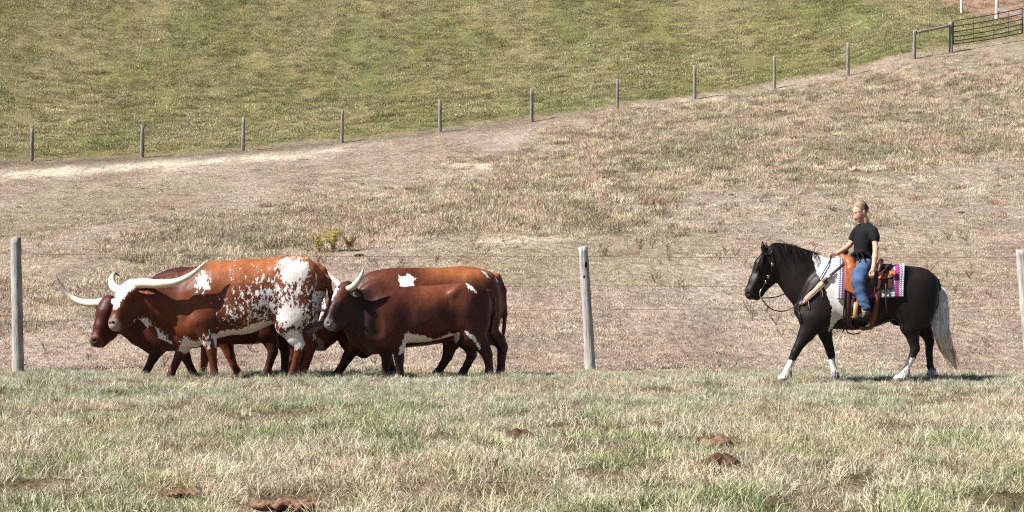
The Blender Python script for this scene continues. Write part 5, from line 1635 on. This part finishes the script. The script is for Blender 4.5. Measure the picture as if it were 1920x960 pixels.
# ------------------------------------------------------------------ far fence with rail and gate
def along(px_):
    """distance and base height of the far fence line at a pixel column"""
    u = (px_ - 960) / FPX0
    Y = 152 / (1 - .66 * u)
    X = u * Y
    return X, Y * K, float(tz0(X, Y))
X0, Y0, Z0 = along(960)
far_f = empty('pasture_fence', (X0, Y0, Z0))
tag(far_f, 'row of grey wooden fence posts along the foot of the green hillside', 'fence')
tops = []
for i, (px_, tp, ww) in enumerate(((59, 240, 7), (266, 234, 7.5), (455, 220, 6.5), (641, 206, 6), (825, 187, 6.5), (997, 167, 6.5), (1157, 148, 5.5), (1303, 125, 6), (1452, 106, 5.5), (1590, 80, 6), (1714, 56, 6.5), (1783, 41, 8))):
    X, Y, Z = along(px_)
    zt = CAM_Z + (480 - tp) / FPX * Y
    lean = RNG.normal(0, .025)
    top = np.array([X + lean, Y, zt]); bot = np.array([X, Y, Z - .2])
    link('post', post_mesh(top, bot, ww / 2 * Y / FPX, 100 + i, 12, 8), M_POST_OLD, far_f)
    tops.append((X, Y, Z, zt))
for h_ in (.35, .72, .94):
    P = np.array([(X, Y - .1, Z + (zt - Z) * h_) for X, Y, Z, zt in tops])
    P = np.concatenate([[P[0] - (P[1] - P[0])], P])
    MB().tube(P, .0025, 5).build('wire', M_WIRE, far_f)
a_ = along(1718); b_ = along(1781)
P = np.array([(a_[0], a_[1] - .05, CAM_Z + (480 - 61) / FPX * a_[1]), (b_[0], b_[1] - .05, CAM_Z + (480 - 48.5) / FPX * b_[1])])
MB().tube(np.linspace(P[0], P[1], 8), .075, 12, lump=.03, seed=4).build('rail', M_POST_OLD, far_f)

M_GATE = plain_mat('dark steel tube', (.085, .078, .072), .5, .3, 20, .3, .1)
ga, gb = along(1787), along(1917)
gate = empty('tube_gate', (ga[0], ga[1], ga[2]))
tag(gate, 'dark steel tube field gate at the top corner of the pasture', 'gate')
def gp(f, ya, yb):
    X = ga[0] + (gb[0] - ga[0]) * f; Y = ga[1] + (gb[1] - ga[1]) * f
    yy = ya + (yb - ya) * f + 3.0 * 4 * f * (1 - f) * .55
    return np.array([X, Y, CAM_Z + (480 - yy) / FPX * Y])
rails = [(39, 15.5), (49.7, 26), (60, 36), (69.3, 45), (77.5, 54), (82.5, 62)]
for ya, yb in rails:
    MB().tube(np.array([gp(f, ya, yb) for f in np.linspace(0, 1, 12)]), .029, 8).build('tube_rail', M_GATE, gate)
for f in (0, .29, .575, .80, 1):
    MB().tube(np.array([gp(f, 39, 15.5), gp(f, 60, 36), gp(f, 82.5, 62)]), .038 if f in (0, 1) else .012, 8).build('upright', M_GATE, gate)
M_WHITE = plain_mat('grey white board', (.52, .49, .45), .8, .2, 14, .25, .3, stretch=(1, 1, 6))
yard = empty('yard_fence', tuple(ground_hit(1870, 38)))
tag(yard, 'pale post and board fence on the bare field behind the gate', 'fence')
for i, (px_, by, hgt, r) in enumerate(((1743, 3, 1.3, .085), (1803, 26, 1.35, .085), (1869, 38, 1.25, .11))):
    b0 = ground_hit(px_, by)
    link('post', post_mesh(b0 + [0, 0, hgt], b0 - [0, 0, .2], r, 200 + i, 12, 8), M_WHITE, yard)
b0 = ground_hit(1870, 38); Yb = b0[1]
e0 = W(1872, 18, Yb, .1); e1 = W(1932, 33, Yb, .1)
for dz in (0, -.62):
    d_ = (e1 - e0); L_ = np.linalg.norm(d_); d_ = d_ / L_
    up_ = np.array([-d_[2], 0, d_[0]])
    R_ = np.stack([d_, np.array([0, 1.0, 0]), up_], 1)
    MB().box((e0 + e1) / 2 + [0, 0, dz], (L_ / 2, .02, .085), R_).build('board', M_WHITE, yard, False)
pr = ground_hit(1935, 52)
link('post', post_mesh(np.array(W(1926, 14, ga[1] + 2)), np.array([*W(1926, 70, ga[1] + 2)[:2], along(1926)[2] - .2]), .11, 207, 12, 8), M_POST, yard)

# ------------------------------------------------------------------ small things on the ground
def lump_mesh(name, c0, R, h, seed, mat, parent=None, n=26, vox=None, small=1.0):
    g_ = np.random.default_rng(seed)
    s_ = Solid(c0[1], vox or R / 14)
    u = FPX / c0[1]
    px0 = 960 + c0[0] * u; py0 = 480 - (c0[2] - CAM_Z) * u
    for i in range(n):
        a2 = g_.uniform(0, 6.283); q = math.sqrt(g_.uniform()) * R * .8
        r_ = R * g_.uniform(.16, .34) * small
        zz = h * (1 - (q / R) ** 2) * g_.uniform(.2, .8)
        s_.seg((px0 + q * math.cos(a2) * u, py0 - zz * u, q * math.sin(a2)), (px0 + (q * math.cos(a2) + g_.normal() * R * .1) * u, py0 - zz * u, q * math.sin(a2) + g_.normal() * R * .1), r_ * u, r_ * .8 * u, 1, 1, R * .05)
    me_ = s_.build(name, 1)
    return link(name, me_, mat, parent)
M_DUNG = plain_mat('dried dung', (.10, .055, .035), .95, .1, 30, .5, .9, dist=.02)
M_SOIL = plain_mat('dug brown soil', (.22, .125, .08), .95, .1, 22, .5, 1.0, dist=.02)
tag(lump_mesh('dung_pile', ground_hit(1352, 878), .16, .11, 11, M_DUNG, n=60, vox=.01, small=.8), 'round pile of dried brown dung in the meadow grass', 'dung')
tag(lump_mesh('dung_pat', ground_hit(1346, 838), .17, .06, 2, M_SOIL), 'flat reddish dung pat beyond the round dung pile', 'dung')
tag(lump_mesh('dung_heap', ground_hit(975, 826), .15, .09, 3, M_DUNG), 'low dark dung heap lying in grass below the middle fence post', 'dung')
tag(lump_mesh('soil_mound', ground_hit(545, 954), .30, .05, 14, M_SOIL, n=90, vox=.009, small=.30), 'patch of freshly dug brown soil in the meadow grass', 'soil')
tag(lump_mesh('molehill', ground_hit(352, 930), .16, .035, 5, M_SOIL, n=90, vox=.008, small=.30), 'small brown molehill beside the dug soil patch', 'soil')
tag(lump_mesh('grey_stone', ground_hit(748, 936), .09, .04, 6, plain_mat('grey stone', (.22, .20, .18), .9, .2, 20, .4, .6)), 'small grey stone half sunk in the meadow grass', 'stone')
tag(lump_mesh('earth_clod', ground_hit(1466, 214), .30, .20, 7, plain_mat('dark earth', (.07, .055, .045), .95, .1, 8, .4, .8, dist=.05), vox=.03), 'dark clod of earth on the trampled pale ground below the far fence', 'soil')
tag(lump_mesh('burrow_heap', ground_hit(675, 481), .15, .05, 8, plain_mat('burrow earth', (.05, .04, .033), .95, .1, 8, .4, .8), vox=.012, n=40, small=.6), 'black burrow heap on brown turf beside the yellow flowering weeds', 'soil')
bp = ground_hit(1602, 321)
k_ = np.linspace(-1, 1, 11); P = bp[None] + np.array([0, 0, .06]) + np.outer(k_, [0, 0, .085])
V, Q, T = tube(P, .085 * np.sqrt(np.maximum(1 - k_ * k_, .001)), 18)
tag(link('rubber_ball', mesh_np('rubber_ball', V, [Q, T]), plain_mat('faded pink rubber', (.66, .40, .32), .6, .3, 6, .2, .1)), 'small salmon pink ball lying in the dry grass', 'ball')

# yellow flowering weeds
M_STEM = plain_mat('weed stem', (.30, .25, .13), .8, .2)
M_WLEAF = hair_mat('weed leaf', (.33, .32, .17), (.52, .48, .30), .7, .15)
M_GOLD = hair_mat('yellow flower', (.50, .38, .05), (.70, .58, .12), .8, .1)
M_RUST = hair_mat('rust brown seed head', (.34, .17, .10), (.50, .30, .19), .8, .1)
def weed(name, px_, py_, h, nst, spread, fl, label, seed, group=None):
    g_ = np.random.default_rng(seed)
    b_ = ground_hit(px_, py_)
    e = empty(name, tuple(b_)); tag(e, label, 'weed', group)
    st, lf, fw = MB(), [], []
    for i in range(nst):
        a2 = g_.uniform(0, 6.283); ln = g_.uniform(.05, spread)
        hh = h * g_.uniform(.7, 1.05)
        P = spline(np.array([b_ - [0, 0, .03], b_ + [math.cos(a2) * ln * .3, math.sin(a2) * ln * .3, hh * .5], b_ + [math.cos(a2) * ln, math.sin(a2) * ln, hh]]), 8)
        st.tube(P, np.linspace(.007, .003, 8), 5)
        for k in range(26):
            f = g_.uniform(.12, .8); p0 = P[int(f * 7)]
            d_ = g_.normal(size=3); d_[2] = abs(d_[2]) * .5; d_ /= np.linalg.norm(d_)
            lf.append(np.array([p0, p0 + d_ * .05, p0 + d_ * .09 - [0, 0, .02]]))
        for k in range(60):
            f = g_.uniform(.45, 1.0); p0 = P[int(f * 7)]
            d_ = g_.normal(size=3); d_ /= np.linalg.norm(d_)
            fw.append(np.array([p0 + d_ * .01, p0 + d_ * .035 * (1.4 - f), p0 + d_ * .065 * (1.5 - f) + [0, 0, .01]]))
    st.build('stems', M_STEM, e)['kind'] = 'stuff'
    hair('leaves', lf, .012, M_WLEAF, e, seed)['kind'] = 'stuff'
    hair('flower_heads', fw, .013, fl, e, seed + 1)['kind'] = 'stuff'
    return e
weed('goldenrod', 598, 474, .46, 7, .18, M_GOLD, 'slim yellow goldenrod, the smallest of the yellow flowering weeds', 1)
weed('goldenrod', 626, 473, .58, 13, .36, M_GOLD, 'bushy yellow goldenrod, tallest of the flowering weeds on the bank', 2)
weed('rusty_weed', 654, 471, .40, 10, .32, M_RUST, 'rust brown weed right beside the tall yellow goldenrod', 3)

# clods on the trampled ground below the far fence
g_ = np.random.default_rng(77)
cm = []
for k in range(3):
    kk = np.linspace(-1, 1, 7)
    V, Q, T = tube(np.outer(kk, [0, 0, .07]), .13 * np.sqrt(np.maximum(1 - kk * kk, .01)), 9, lump=.22, seed=k)
    m_ = mesh_np('clod', V, [Q, T], False); vfloat(m_, 'shade', np.full(len(V), .3)); cm.append(m_)
cp_ = [ground_hit(a, b) for a, b in zip(np.concatenate([g_.uniform(1150, 1600, 60), g_.uniform(1300, 1900, 25), g_.uniform(0, 700, 20)]), np.concatenate([g_.uniform(205, 300, 60) - 0, g_.uniform(300, 420, 25), g_.uniform(330, 420, 20)]))]
cp_ = np.array([c_ for c_ in cp_ if c_[1] < (fence_y(c_[0]) - 3) * K])
scatter('earth_clods', cp_, cm, blade_mat('clod earth', (.10, .08, .06), .95, .0), jit(C3(.14, .11, .085) + np.zeros((len(cp_), 3)), len(cp_)), g_.uniform(.22, .75, len(cp_)), 'dark earth clods strewn over the trampled upper pasture', 'clods', tilt=.2)

# loose wiry weeds on the pasture behind the animals
def twig_mesh(name, seed, h=.30):
    g_ = np.random.default_rng(seed); m_ = MB()
    S = []
    for i in range(7):
        a2 = g_.uniform(0, 6.283); d_ = np.array([math.cos(a2) * .5, math.sin(a2) * .5, 1.0]); d_ /= np.linalg.norm(d_)
        L = h * g_.uniform(.5, 1)
        P = [np.zeros(3), d_ * L * .5 + g_.normal(0, .01, 3), d_ * L + g_.normal(0, .02, 3)]
        m_.tube(np.array(P), [.0035, .003, .0015], 4, cap=False)
        for k in range(5):
            f = g_.uniform(.35, 1); p0 = d_ * L * f; d2 = d_ + g_.normal(0, .6, 3)
            m_.tube(np.array([p0, p0 + d2 * .05, p0 + d2 * .09]), [.0025, .002, .0012], 3, cap=False)
    me_ = mesh_np(name, np.concatenate(m_.V), [np.concatenate(m_.Q)], True)
    vfloat(me_, 'shade', RNG.uniform(0, .45, len(me_.vertices)))
    return me_
X, Y = sample(700, 45.8, 80, power=.2)
Z = tz0(X, Y); z = zones(X, Y, Z)
cl = fbm(X / 2.5, Y / 3.0, 0, 131, 3)
keep = (RNG.uniform(size=len(X)) < sstep(.50, .66, cl)) & (z['path'] < .3) & (z['hill'] < .2)
X, Y, Z = X[keep], Y[keep], Z[keep]; n = len(X)
tint = mixc(C3(.20, .085, .055) + np.zeros((n, 3)), C3(.22, .17, .11), RNG.uniform(0, 1, n))
scatter('dry_weeds', np.stack([X, Y * K, Z], 1), [twig_mesh('twig', 300 + i) for i in range(3)], blade_mat('dry weed twigs', (.25, .15, .10), .8, .1), jit(tint, n), RNG.uniform(.35, .9, n), 'wiry dead reddish weeds scattered over the brown pasture', 'weeds')
